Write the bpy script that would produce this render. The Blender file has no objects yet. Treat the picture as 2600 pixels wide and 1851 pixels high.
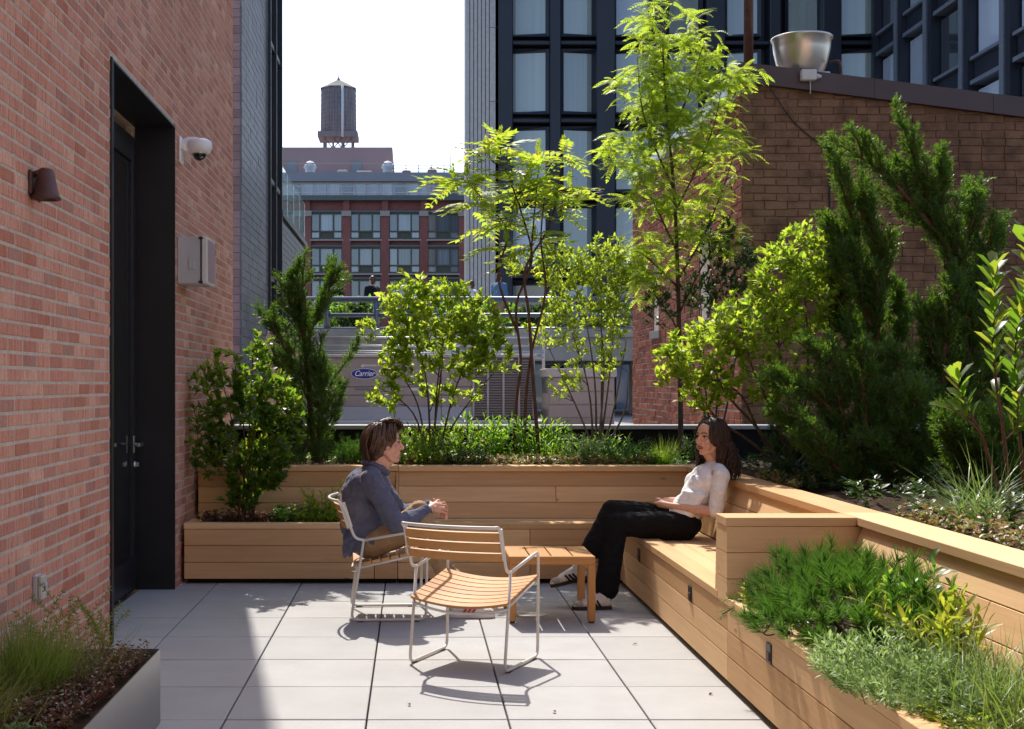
import bpy, bmesh, math, random
import numpy as np
from mathutils import Vector, Matrix, Euler

R = math.radians
random.seed(7)
np.random.seed(7)
S = bpy.context.scene
COL = S.collection

# ------------------------------------------------------------------ camera
CAM_H, FPX, VPX, VPY = 1.45, 3287.0, 1048.0, 975.0
cam_d = bpy.data.cameras.new('camera')
cam = bpy.data.objects.new('camera', cam_d)
COL.objects.link(cam)
cam.location = (0, 0, CAM_H)
cam.rotation_euler = (R(90), 0, 0)
cam_d.sensor_width = 36.0
cam_d.lens = FPX / 2600 * 36.0
cam_d.shift_x = (1300 - VPX) / 2600
cam_d.shift_y = (VPY - 925.5) / 2600
cam_d.clip_start = 0.05
cam_d.clip_end = 3000
S.camera = cam

# ------------------------------------------------------------------ sun and sky
SUN_AZ, SUN_EL = -9.4, 52.5          # degrees left of +Y, above the horizon
w = bpy.data.worlds.new('World')
S.world = w
w.use_nodes = True
nt = w.node_tree
sky = nt.nodes.new('ShaderNodeTexSky')
sky.sky_type = 'NISHITA'
sky.sun_disc = False
sky.sun_elevation = R(SUN_EL)
sky.sun_rotation = R(SUN_AZ)
sky.air_density = 0.75
sky.dust_density = 1.8
sky.ozone_density = 0.5
nt.nodes['Background'].inputs['Strength'].default_value = 0.15
nt.links.new(sky.outputs[0], nt.nodes['Background'].inputs['Color'])
sun_d = bpy.data.lights.new('sun', 'SUN')
sun_d.energy = 3.1
sun_d.angle = R(0.53)
sun_d.color = (1.0, 0.94, 0.86)
sun = bpy.data.objects.new('sun', sun_d)
COL.objects.link(sun)
sdir = Vector((math.sin(R(SUN_AZ)) * math.cos(R(SUN_EL)), math.cos(R(SUN_AZ)) * math.cos(R(SUN_EL)), math.sin(R(SUN_EL))))
sun.rotation_euler = sdir.to_track_quat('Z', 'Y').to_euler()
sun.location = sdir * 60

S.view_settings.view_transform = 'Standard'
S.view_settings.look = 'None'
S.view_settings.exposure = 1.03
S.view_settings.gamma = 1.0
S.view_settings.use_curve_mapping = False
S.render.engine = 'CYCLES'
S.cycles.use_denoising = True
S.cycles.max_bounces = 10
S.cycles.diffuse_bounces = 5
S.cycles.transparent_max_bounces = 16

# ------------------------------------------------------------------ helpers
def PX(x, y, Y):
    """point at distance Y whose place in the photograph is (x, y)"""
    return Vector(((x - VPX) / FPX * Y, Y, CAM_H - (y - VPY) / FPX * Y))

def D(x, y, Y):
    return PX(x * 1.13985, y * 1.13985, Y)

def tag(o, label=None, cat=None, group=None, kind=None):
    if label: o['label'] = label
    if cat: o['category'] = cat
    if group: o['group'] = group
    if kind: o['kind'] = kind
    return o

def empty(name, loc=(0, 0, 0), rz=0.0):
    o = bpy.data.objects.new(name, None)
    COL.objects.link(o)
    o.location = loc
    o.rotation_euler = (0, 0, rz)
    o.empty_display_size = 0.1
    return o

def setparent(o, p):
    if p is not None:
        o.parent = p
    return o

def link(name, me, parent=None, loc=None, rot=None):
    o = bpy.data.objects.new(name, me)
    COL.objects.link(o)
    if parent is not None: o.parent = parent
    if loc is not None: o.location = loc
    if rot is not None: o.rotation_euler = rot
    return o

class MB:
    """collects geometry for one mesh"""
    def __init__(self):
        self.v = []; self.f = []; self.m = []; self.s = []
        self.mi = 0; self.smooth = False
    def add(self, vs, fs, smooth=None):
        n = len(self.v)
        self.v.extend([tuple(p) for p in vs])
        for f in fs:
            self.f.append(tuple(i + n for i in f)); self.m.append(self.mi)
            self.s.append(self.smooth if smooth is None else smooth)
        return self
    def box(self, x0, x1, y0, y1, z0, z1):
        vs = [(x0,y0,z0),(x1,y0,z0),(x1,y1,z0),(x0,y1,z0),(x0,y0,z1),(x1,y0,z1),(x1,y1,z1),(x0,y1,z1)]
        return self.add(vs, [(0,3,2,1),(4,5,6,7),(0,1,5,4),(1,2,6,5),(2,3,7,6),(3,0,4,7)])
    def bbox(self, x0, x1, y0, y1, z0, z1, b=0.004):
        """box with bevelled edges"""
        bm = bmesh.new()
        bmesh.ops.create_cube(bm, size=1.0)
        for v in bm.verts:
            v.co = ((x0+x1)/2 + v.co.x*(x1-x0), (y0+y1)/2 + v.co.y*(y1-y0), (z0+z1)/2 + v.co.z*(z1-z0))
        bmesh.ops.bevel(bm, geom=list(bm.edges), offset=b, segments=1, affect='EDGES')
        bm.verts.index_update()
        self.add([v.co for v in bm.verts], [[v.index for v in f.verts] for f in bm.faces])
        bm.free(); return self
    def hexa(self, p):
        return self.add(p, [(0,3,2,1),(4,5,6,7),(0,1,5,4),(1,2,6,5),(2,3,7,6),(3,0,4,7)])
    def quad(self, a, b, c, d):
        return self.add([a, b, c, d], [(0,1,2,3)])
    def tube(self, pts, r, n=8, caps=True, smooth=True, flat=1.0):
        pts = [Vector(p) for p in pts]
        rs = r if isinstance(r, (list, tuple)) else [r] * len(pts)
        k = len(pts)
        vs = []; fs = []
        prev = None
        for i, p in enumerate(pts):
            t = (pts[min(i+1, k-1)] - pts[max(i-1, 0)])
            if t.length < 1e-9: t = Vector((0, 0, 1))
            t.normalize()
            if prev is None:
                a = Vector((0, 0, 1)) if abs(t.z) < 0.9 else Vector((1, 0, 0))
                u = t.cross(a).normalized()
            else:
                u = prev - t * prev.dot(t)
                if u.length < 1e-6: u = t.orthogonal()
                u.normalize()
            prev = u
            v = t.cross(u)
            for j in range(n):
                a = 2 * math.pi * j / n
                vs.append(p + (u * math.cos(a) + v * math.sin(a) * flat) * rs[i])
        for i in range(k - 1):
            for j in range(n):
                j2 = (j + 1) % n
                fs.append((i*n+j, i*n+j2, (i+1)*n+j2, (i+1)*n+j))
        self.add(vs, fs, smooth)
        if caps:
            m = len(self.v) - len(vs)
            self.f.append(tuple(m + j for j in reversed(range(n)))); self.m.append(self.mi); self.s.append(False)
            self.f.append(tuple(m + (k-1)*n + j for j in range(n))); self.m.append(self.mi); self.s.append(False)
        return self
    def lathe(self, prof, c=(0, 0, 0), n=24, smooth=True):
        vs = []; fs = []
        for (r, z) in prof:
            for j in range(n):
                a = 2*math.pi*j/n
                vs.append((c[0]+r*math.cos(a), c[1]+r*math.sin(a), c[2]+z))
        for i in range(len(prof)-1):
            for j in range(n):
                j2 = (j+1) % n
                fs.append((i*n+j, i*n+j2, (i+1)*n+j2, (i+1)*n+j))
        return self.add(vs, fs, smooth)
    def ball(self, c, rx, ry=None, rz=None, nu=14, nv=9, M=None):
        ry = rx if ry is None else ry; rz = rx if rz is None else rz
        vs = []; fs = []
        for i in range(nv+1):
            th = math.pi*i/nv
            for j in range(nu):
                a = 2*math.pi*j/nu
                p = Vector((rx*math.sin(th)*math.cos(a), ry*math.sin(th)*math.sin(a), rz*math.cos(th)))
                if M is not None: p = M @ p
                vs.append(p + Vector(c))
        for i in range(nv):
            for j in range(nu):
                j2 = (j+1) % nu
                fs.append((i*nu+j, (i+1)*nu+j, (i+1)*nu+j2, i*nu+j2))
        return self.add(vs, fs, True)
    def poly(self, pts, axis_vec):
        """extrude a polygon along axis_vec"""
        n = len(pts); a = Vector(axis_vec)
        vs = [Vector(p) for p in pts] + [Vector(p) + a for p in pts]
        fs = [tuple(reversed(range(n))), tuple(range(n, 2*n))]
        fs += [(i, (i+1) % n, n+(i+1) % n, n+i) for i in range(n)]
        return self.add(vs, fs)
    def mesh(self, name, mats):
        me = bpy.data.meshes.new(name)
        me.from_pydata(self.v, [], self.f)
        ms = mats if isinstance(mats, (list, tuple)) else [mats]
        for m in ms: me.materials.append(m)
        if len(ms) > 1: me.polygons.foreach_set('material_index', self.m)
        me.polygons.foreach_set('use_smooth', self.s)
        me.update()
        return me
    def build(self, name, mats, parent=None, loc=None, rot=None):
        return link(name, self.mesh(name, mats), parent, loc, rot)

def copy_tree(o, parent=None):
    c = o.copy(); COL.objects.link(c); c.parent = parent
    for ch in o.children: copy_tree(ch, c)
    return c

def smooth_path(pts, n=6):
    """Catmull-Rom through pts"""
    P = [Vector(p) for p in pts]
    if len(P) < 3:
        return [P[0].lerp(P[-1], i/n) for i in range(n+1)]
    Q = [P[0]*2 - P[1]] + P + [P[-1]*2 - P[-2]]
    out = []
    for i in range(1, len(Q)-2):
        for k in range(n):
            t = k/n
            a, b, c, d = Q[i-1], Q[i], Q[i+1], Q[i+2]
            out.append(0.5*((2*b)+(c-a)*t+(2*a-5*b+4*c-d)*t*t+(3*b-a-3*c+d)*t**3))
    out.append(P[-1])
    return out

# ------------------------------------------------------------------ materials
class NT:
    def __init__(self, name):
        self.m = bpy.data.materials.new(name)
        self.m.use_nodes = True
        self.t = self.m.node_tree
        self.b = self.t.nodes['Principled BSDF']
        self.out = self.t.nodes['Material Output']
    def n(self, typ, **kw):
        nd = self.t.nodes.new(typ)
        for k, v in kw.items(): setattr(nd, k, v)
        return nd
    def l(self, a, b): self.t.links.new(a, b)
    def val(self, sock, v):
        if hasattr(v, 'links') or isinstance(v, bpy.types.NodeSocket): self.l(v, sock)
        else: sock.default_value = v
    def math(self, op, a, b=0.0, clamp=False):
        nd = self.n('ShaderNodeMath', operation=op); nd.use_clamp = clamp
        self.val(nd.inputs[0], a); self.val(nd.inputs[1], b)
        return nd.outputs[0]
    def pos(self, scale=(1, 1, 1), obj=False):
        if obj: src = self.n('ShaderNodeTexCoord').outputs['Object']
        else: src = self.n('ShaderNodeNewGeometry').outputs['Position']
        mp = self.n('ShaderNodeMapping')
        mp.inputs['Scale'].default_value = scale
        self.l(src, mp.inputs['Vector'])
        return mp.outputs[0], mp
    def noise(self, vec, scale, detail=3.0, rough=0.55, dist=0.0):
        nd = self.n('ShaderNodeTexNoise')
        nd.inputs['Scale'].default_value = scale
        nd.inputs['Detail'].default_value = detail
        nd.inputs['Roughness'].default_value = rough
        nd.inputs['Distortion'].default_value = dist
        if vec is not None: self.l(vec, nd.inputs['Vector'])
        return nd.outputs['Fac']
    def ramp(self, fac, stops, interp='LINEAR'):
        nd = self.n('ShaderNodeValToRGB')
        cr = nd.color_ramp; cr.interpolation = interp
        while len(cr.elements) < len(stops): cr.elements.new(0.5)
        for e, (p, c) in zip(cr.elements, stops):
            e.position = p; e.color = tuple(c) + (1,) if len(c) == 3 else c
        self.l(fac, nd.inputs['Fac'])
        return nd.outputs['Color']
    def mix(self, fac, a, b, blend='MIX'):
        nd = self.n('ShaderNodeMix', data_type='RGBA', blend_type=blend)
        self.val(nd.inputs[0], fac)
        for s, v in ((nd.inputs[6], a), (nd.inputs[7], b)):
            if isinstance(v, (tuple, list)): s.default_value = tuple(v) + (1,) if len(v) == 3 else v
            else: self.l(v, s)
        return nd.outputs[2]
    def rnd(self):
        """random number for each separate piece, whether an object or an island"""
        a = self.n('ShaderNodeObjectInfo').outputs['Random']
        g = self.n('ShaderNodeNewGeometry').outputs['Random Per Island']
        return self.math('FRACT', self.math('ADD', a, g))
    def bump(self, h, strength=0.3, dist=0.01):
        nd = self.n('ShaderNodeBump')
        nd.inputs['Strength'].default_value = strength
        nd.inputs['Distance'].default_value = dist
        self.l(h, nd.inputs['Height'])
        self.l(nd.outputs[0], self.b.inputs['Normal'])
        return nd
    def set(self, color=None, rough=None, metal=None, spec=None, coat=None):
        b = self.b.inputs
        if color is not None:
            if isinstance(color, (tuple, list)): b['Base Color'].default_value = tuple(color) + (1,)
            else: self.l(color, b['Base Color'])
        if rough is not None: self.val(b['Roughness'], rough)
        if metal is not None: b['Metallic'].default_value = metal
        if spec is not None: b['Specular IOR Level'].default_value = spec
        if coat is not None: b['Coat Weight'].default_value = coat
        return self.m

def m_plain(name, col, rough=0.6, metal=0.0, var=0.12, nscale=9.0, spec=None, bump=0.0, bscale=60.0):
    k = NT(name)
    if spec is None: spec = 0.05 if rough > 0.65 else 0.45
    p, _ = k.pos()
    f = k.noise(p, nscale, 4)
    c = k.ramp(f, [(0.25, tuple(x*(1-var) for x in col)), (0.75, tuple(min(1, x*(1+var)) for x in col))])
    k.set(c, rough, metal, spec)
    if bump: k.bump(k.noise(p, bscale, 3), bump, 0.004)
    return k.m

def m_wood(name, light, dark, rough=0.7, dens=1.0, pvar=0.5, spec=0.08):
    """long-grained board; grain runs along the piece's own X axis"""
    k = NT(name)
    r = k.rnd()
    tc = k.n('ShaderNodeTexCoord').outputs['Object']
    off = k.n('ShaderNodeCombineXYZ')
    k.val(off.inputs[0], k.math('MULTIPLY', r, 37.0)); k.val(off.inputs[1], k.math('MULTIPLY', r, 11.0)); k.val(off.inputs[2], k.math('MULTIPLY', r, 23.0))
    ad = k.n('ShaderNodeVectorMath', operation='ADD'); k.l(tc, ad.inputs[0]); k.l(off.outputs[0], ad.inputs[1])
    mp = k.n('ShaderNodeMapping'); mp.inputs['Scale'].default_value = (1.1*dens, 26*dens, 26*dens)
    k.l(ad.outputs[0], mp.inputs['Vector'])
    g = k.noise(mp.outputs[0], 1.6, 5, 0.6, 0.6)
    mp2 = k.n('ShaderNodeMapping'); mp2.inputs['Scale'].default_value = (0.9, 5, 5)
    k.l(ad.outputs[0], mp2.inputs['Vector'])
    g2 = k.noise(mp2.outputs[0], 1.3, 3, 0.5, 0.3)
    t = k.math('ADD', k.math('MULTIPLY', g, 0.55), k.math('ADD', k.math('MULTIPLY', g2, 0.35), k.math('MULTIPLY', k.math('SUBTRACT', r, 0.5), pvar)))
    c = k.ramp(t, [(0.2, dark), (0.52, tuple((a+b)/2 for a, b in zip(light, dark))), (0.78, light)])
    # small knots
    vo = k.n('ShaderNodeTexVoronoi'); vo.inputs['Scale'].default_value = 1.0
    mp3 = k.n('ShaderNodeMapping'); mp3.inputs['Scale'].default_value = (2.2, 6.5, 6.5)
    k.l(ad.outputs[0], mp3.inputs['Vector']); k.l(mp3.outputs[0], vo.inputs['Vector'])
    kn = k.math('LESS_THAN', vo.outputs['Distance'], 0.06)
    c = k.mix(k.math('MULTIPLY', kn, 0.55), c, tuple(x*0.35 for x in dark))
    k.set(c, rough, 0.0, spec)
    k.bump(g, 0.12, 0.002)
    return k.m

def m_brick(name, cols, streak=0.5, streak_col=(0.3, 0.08, 0.05), axis='Z', rough=0.85, sscale=(30, 30, 3.0), stain=0.0):
    k = NT(name)
    r = k.rnd()
    c = k.ramp(r, [((i+0.5)/len(cols), q) for i, q in enumerate(cols)])
    p, mp = k.pos(sscale)
    f = k.noise(p, 1.6, 4, 0.6)
    s = k.math('MULTIPLY', k.math('SUBTRACT', f, 0.47, ), 5.0, True)
    c = k.mix(k.math('MULTIPLY', s, streak), c, streak_col)
    p2, _ = k.pos()
    f2 = k.noise(p2, 70, 3)
    c = k.mix(0.35, c, k.ramp(f2, [(0.3, (0.25, 0.25, 0.25)), (0.7, (0.75, 0.75, 0.75))]), 'SOFT_LIGHT')
    if stain:
        sp, _ = k.pos((1.0, 1.0, 0.45)); st = k.math('MULTIPLY', k.math('SUBTRACT', k.noise(sp, 1.7, 6, 0.75), 0.47), 4.0, True)
        c = k.mix(k.math('MULTIPLY', st, stain), c, tuple(x*0.35 for x in cols[0]))
    f3 = k.noise(p2, 0.7, 3)
    c = k.mix(0.25, c, k.ramp(f3, [(0.35, (0.3, 0.3, 0.3)), (0.7, (0.7, 0.7, 0.7))]), 'SOFT_LIGHT')
    k.set(c, rough, 0, 0.04)
    k.bump(f2, 0.35, 0.004)
    return k.m

def m_leaf(name, cols, trans, tmix=0.5, rough=0.42, spec=0.5, tip=None):
    """leaf: reflects its own green and lets yellow-green light through"""
    k = NT(name)
    r = k.rnd()
    c = k.ramp(r, [((i+0.5)/len(cols), q) for i, q in enumerate(cols)])
    k.set(c, rough, 0, spec)
    tr = k.n('ShaderNodeBsdfTranslucent')
    tc = k.ramp(r, [((i+0.5)/len(trans), q) for i, q in enumerate(trans)])
    k.l(tc, tr.inputs['Color'])
    mx = k.n('ShaderNodeMixShader'); mx.inputs[0].default_value = tmix
    k.l(k.b.outputs[0], mx.inputs[1]); k.l(tr.outputs[0], mx.inputs[2])
    k.l(mx.outputs[0], k.out.inputs['Surface'])
    return k.m

M = {}
M['cedar'] = m_wood('cedar', (0.78, 0.53, 0.295), (0.55, 0.33, 0.165))
M['teak'] = m_wood('teak', (0.60, 0.32, 0.125), (0.40, 0.19, 0.065), 0.5, 1.6, 0.3, 0.2)
M['dark_gap'] = m_plain('dark_gap', (0.02, 0.018, 0.016), 0.9)
M['soil'] = m_plain('soil', (0.05, 0.033, 0.022), 0.95, 0, 0.5, 40, bump=0.8, bscale=90)
M['black_metal'] = m_plain('black_metal', (0.014, 0.015, 0.018), 0.38, 0.0, 0.2, 3)
M['steel'] = m_plain('steel', (0.55, 0.55, 0.56), 0.3, 1.0, 0.05)
M['white_metal'] = m_plain('white_metal', (0.62, 0.60, 0.56), 0.4, 0.0, 0.04)
M['white_plastic'] = m_plain('white_plastic', (0.75, 0.75, 0.77), 0.35, 0.0, 0.03)
M['grey_plastic'] = m_plain('grey_plastic', (0.42, 0.43, 0.44), 0.45, 0.0, 0.05)
M['bronze'] = m_plain('bronze', (0.10, 0.045, 0.035), 0.5, 0.3, 0.3, 12)
M['mortar'] = m_plain('mortar', (0.52, 0.425, 0.345), 0.95, 0, 0.18, 25, bump=0.5)
# ================================================================== brickwork
def brick_box(L, H, proud, ch=0.004):
    """a brick seen from outside: local x along the wall, local -y outward, local z up; bottom left corner at 0"""
    d = 0.03
    b = [(0, d, 0), (L, d, 0), (L, d, H), (0, d, H)]
    m = [(0, -proud+ch, 0), (L, -proud+ch, 0), (L, -proud+ch, H), (0, -proud+ch, H)]
    f = [(ch, -proud, ch), (L-ch, -proud, ch), (L-ch, -proud, H-ch), (ch, -proud, H-ch)]
    vs = b + m + f
    fs = [(8, 9, 10, 11)]
    for i in range(4):
        j = (i+1) % 4
        fs.append((4+i, 4+j, 8+j, 8+i)); fs.append((i, j, 4+j, 4+i))
    return vs, fs

def brickwork(parent, origin, ang, length, z0, z1, bl, bh, joint, mat, openings=(), top=None, nparts=300,
              proud=0.006, jit=0.0015, name='brick', seed=1, wob=0.0):
    """bricks on a wall face that starts at origin and runs along angle ang; its outside is the local -y side"""
    rg = random.Random(seed)
    u = Vector((math.cos(ang), math.sin(ang), 0)); nrm = Vector((u.y, -u.x, 0))
    o = Vector(origin)
    items = []
    row = 0; z = z0
    while z < z1 - 0.01:
        x = -(bl+joint)*(0.5 if row % 2 else 0.0) - rg.random()*0.02
        zb, zt = z, min(z + bh, z1)
        while x < length:
            l = bl if rg.random() > 0.06 else bl*0.5
            a, b = max(x, 0), min(x + l, length)
            x += l + joint
            if b - a < 0.02: continue
            segs = [(a, b)]
            for (ua, ub, za, zb2) in openings:
                if zt > za and zb < zb2:
                    ns = []
                    for (p, q) in segs:
                        if q <= ua or p >= ub: ns.append((p, q)); continue
                        if p < ua - 0.02: ns.append((p, ua))
                        if q > ub + 0.02: ns.append((ub, q))
                    segs = ns
            for (p, q) in segs:
                t = zt
                if top is not None:
                    tt = top((p+q)/2)
                    if zb >= tt - 0.02: continue
                    t = min(t, tt)
                items.append((p, q, zb + rg.uniform(-wob, wob), t))
        z += bh + joint; row += 1
    def size(it):
        c = o + u*((it[0]+it[1])/2) + Vector((0, 0, (it[2]+it[3])/2 - o.z))
        d = c - Vector((0, 0, CAM_H))
        if d.y < 0.5: return 0
        px = VPX + d.x/d.y*FPX; py = VPY - d.z/d.y*FPX
        if not (-20 < px < 2620 and -20 < py < 1870): return 0
        return (it[1]-it[0])*(it[3]-it[2])*max(0.0, -d.dot(nrm))/d.length**3
    items.sort(key=size, reverse=True)
    cache = {}
    rest = MB()
    for i, (p, q, za, zb) in enumerate(items):
        L, H = q-p, zb-za
        pr = proud + rg.uniform(-jit, jit)
        M4 = Matrix.Translation(o + u*p + Vector((0, 0, za - o.z))) @ Matrix.Rotation(ang + rg.uniform(-1, 1)*jit*2, 4, 'Z') @ Matrix.Rotation(rg.uniform(-1, 1)*jit*3, 4, 'Y')
        if i < nparts:
            key = (round(L, 3), round(H, 3))
            if key not in cache:
                mb = MB(); mb.add(*brick_box(L, H, proud)); cache[key] = mb.mesh(name, mat)
            ob = link(name, cache[key], parent)
            M4 = M4 @ Matrix.Translation((0, proud - pr, 0))
            ob.matrix_local = M4
        else:
            vs, fs = brick_box(L, H, pr)
            rest.add([M4 @ Vector(v) for v in vs], fs)
    if rest.v:
        tag(rest.build(name + 'work', mat, parent), kind='stuff')

# ------------------------------------------------------------------ ground far below, neighbouring roof
M['asphalt'] = m_plain('asphalt', (0.05, 0.05, 0.052), 0.9, 0, 0.25, 2)
M['roofing'] = m_plain('roofing', (0.30, 0.29, 0.28), 0.85, 0, 0.15, 1.5, bump=0.3)
M['concrete'] = m_plain('concrete', (0.40, 0.37, 0.33), 0.85, 0, 0.2, 2.0, bump=0.3, bscale=30)
M['grey_cap'] = m_plain('grey_cap', (0.34, 0.34, 0.35), 0.55, 0, 0.08, 4)

g = MB(); g.add([(-900, -900, -9), (900, -900, -9), (900, 1800, -9), (-900, 1800, -9)], [(0, 1, 2, 3)])
tag(g.build('ground', M['asphalt']), kind='structure')
g = MB(); g.box(-14, 40, 11.45, 46, -9, 0.55)
tag(g.build('neighbour_roof', M['roofing']), kind='structure')

# ------------------------------------------------------------------ terrace floor: concrete pavers on a dark deck
def m_paver():
    k = NT('paver')
    r = k.rnd()
    p, _ = k.pos()
    a = k.noise(p, 330, 2, 0.7)
    b = k.noise(p, 3.0, 5, 0.6)
    c = k.ramp(b, [(0.25, (0.375, 0.372, 0.365)), (0.75, (0.445, 0.442, 0.434))])
    c = k.mix(0.5, c, k.ramp(a, [(0.35, (0.3, 0.3, 0.3)), (0.5, (0.5, 0.5, 0.5)), (0.68, (0.72, 0.72, 0.72))]), 'SOFT_LIGHT')
    c = k.mix(k.math('MULTIPLY', r, 0.42), c, (0.33, 0.325, 0.315))
    st = k.math('MULTIPLY', k.math('SUBTRACT', k.noise(p, 7.0, 4, 0.65), 0.63, True), 3.0, True)
    c = k.mix(k.math('MULTIPLY', st, 0.55), c, (0.30, 0.25, 0.19))
    k.set(c, 0.8, 0, 0.08)
    k.bump(a, 0.35, 0.002)
    return k.m
M['paver'] = m_paver()
fl = MB(); fl.box(-1.95, 4.4, 1.0, 11.4, -0.4, -0.06)
floor = tag(fl.build('terrace_floor', M['dark_gap']), kind='structure')
PW, GAP = 0.6115, 0.008
for i in range(-4, 6):
    for j in range(0, 13):
        x0 = -0.199 + (i-0)*PW - 0; y0 = 2.55 + j*0.6095
        x0, x1 = x0 + GAP/2, x0 + PW - GAP/2
        y1 = y0 + 0.6095 - GAP/2; y0 += GAP/2
        x0 = max(x0, -1.93); x1 = min(x1, 1.62); y1 = min(y1, 9.6)
        if x1 - x0 < 0.03 or y1 - y0 < 0.03: continue
        mb = MB(); mb.bbox(-(x1-x0)/2, (x1-x0)/2, -(y1-y0)/2, (y1-y0)/2, -0.05, 0.0, 0.003)
        mb.build('paver', M['paver'], floor, ((x0+x1)/2, (y0+y1)/2, random.uniform(-0.0025, 0.0)),
                 (random.uniform(-.0016, .0016), random.uniform(-.0016, .0016), 0))

# ------------------------------------------------------------------ unseen brick wall behind the viewer, added to screen sky and bounce warm light
M['bounce_brick'] = m_brick('bounce_brick', [(0.56, 0.41, 0.31), (0.62, 0.46, 0.36), (0.58, 0.43, 0.33)], 0.2, (0.5, 0.3, 0.2))
rw = tag(empty('rear_bounce_wall', (0, -3.2, 0)), kind='structure')
mb = MB(); mb.box(-9, 9, -0.4, 0, -0.4, 9.6); mb.build('wall', M['bounce_brick'], rw)
for i in range(5):
    mb = MB(); mb.box(-6.2+i*3, -4.9+i*3, 0.002, 0.03, 0.1, 2.6); mb.build('window_frame', M['black_metal'], rw)
mb = MB(); mb.box(-1.95, 4.4, -3.2+3.2, 4.2, -0.4, -0.05); mb.build('floor_strip', M['concrete'] if 'concrete' in M else M['mortar'], rw)

# ------------------------------------------------------------------ left brick wall with its door portal
WX = -1.69
M['brick_l'] = m_brick('pink_brick', [(0.46, 0.20, 0.135), (0.64, 0.35, 0.25), (0.54, 0.255, 0.18), (0.68, 0.40, 0.29), (0.48, 0.225, 0.165), (0.62, 0.31, 0.22), (0.41, 0.225, 0.175), (0.58, 0.275, 0.195)], 0.65, (0.40, 0.105, 0.06))
bw = tag(empty('brick_wall', (WX, 8, 0)), 'tall pink brick wall with pale mortar filling the left side', 'wall')
WY0, WY1, WH = 3.6, 12.15, 9.6
DY0, DY1, DZ = 7.22, 9.15, 3.27
mb = MB()
x_in = WX - 0.34
for (a, b, za, zb) in ((WY0, DY0, -0.4, WH), (DY1, WY1, -0.4, WH), (DY0, DY1, DZ, WH)):
    mb.box(x_in, WX, a, b, za, zb)
o = mb.build('mortar', M['mortar'], bw); o.location = (-WX, -8, 0)
# the wall runs along +Y; seen from +X, so the outside is on the right of the walking direction +Y
brickwork(bw, (0, WY0 - 8, 0), R(90), WY1 - WY0, -0.01, WH, 0.200, 0.0520, 0.0120, M['brick_l'],
          openings=[(DY0 - WY0, DY1 - WY0, -1, DZ)], nparts=300, seed=3, proud=0.003, jit=0.001)
# end face of the wall, and the building behind it
mb = MB(); mb.box(-9, x_in - 0.003, -2, WY1 - 0.02, -0.4, WH)
mb.build('building_core', M['concrete'], bw, (-WX, -8, 0))

pt = tag(empty('door_portal', (WX, 8.2, 0)), 'deep black steel door portal with a dark glazed door in the brick wall', 'doorway')
mb = MB()
dx = -0.27
mb.box(dx, 0.012, DY0-8.2, DY0-8.2+0.05, 0.0, DZ)          # near jamb
mb.box(dx, 0.012, DY1-8.2-0.012, DY1-8.2, 0.0, DZ)          # far jamb
mb.box(dx, 0.012, DY0-8.2+0.05, DY1-8.2-0.012, DZ-0.012, DZ)
mb.build('jamb_lining', M['black_metal'], pt)
mb = MB(); mb.bbox(-0.012, 0.016, DY0-8.2-0.006, DY0-8.2+0.016, 0.0, DZ+0.006, 0.003)
mb.build('edge_trim', M['black_metal'], pt)
M['dark_glass'] = NT('dark_glass').set((0.01, 0.012, 0.014), 0.06, 0, 0.6)
door = empty('door', (dx, 0, 0)); door.parent = pt
y0, y1 = DY0-8.2+0.06, DY1-8.2-0.02
mb = MB()
mb.box(-0.05, 0.0, y0, y0+0.05, 0.0, 3.18); mb.box(-0.05, 0.0, y1-0.05, y1, 0.0, 3.18)
mb.box(-0.05, 0.0, y0+0.05, y1-0.05, 3.12, 3.18); mb.box(-0.05, 0.0, y0+0.05, y1-0.05, 0.0, 0.02)
mb.build('frame', M['black_metal'], door)
ym = (y0+y1)/2 + 0.12
for (a, b) in ((y0+0.055, ym-0.004), (ym+0.004, y1-0.055)):
    mb = MB()
    mb.bbox(-0.04, 0.012, a, a+0.085, 0.022, 3.115, .003); mb.bbox(-0.04, 0.012, b-0.085, b, 0.022, 3.115, .003)
    mb.box(-0.04, 0.011, a+0.085, b-0.085, 0.022, 0.24); mb.box(-0.04, 0.011, a+0.085, b-0.085, 3.0, 3.115)
    mb.build('leaf_frame', M['black_metal'], door)
    mb = MB(); mb.box(-0.02, -0.005, a+0.085, b-0.085, 0.24, 3.0); mb.build('pane', M['dark_glass'], door)
hz = 1.03; hy = y1-0.055-0.05
mb = MB(); mb.bbox(0.012, 0.022, hy-0.022, hy+0.022, hz-0.06, hz+0.06, .003)
mb.tube([(0.02, hy, hz), (0.075, hy, hz)], 0.011, 10); mb.bbox(0.062, 0.084, hy-0.135, hy+0.012, hz-0.012, hz+0.012, .003)
mb.build('lever_handle', M['steel'], pt, (dx, 0, 0))
mb = MB(); mb.tube([(0.012, hy, hz-0.14), (0.03, hy, hz-0.14)], 0.026, 14); mb.bbox(0.03, 0.05, hy-0.006, hy+0.006, hz-0.155, hz-0.125, .002)
mb.build('lock_cylinder', M['steel'], pt, (dx, 0, 0))

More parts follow.
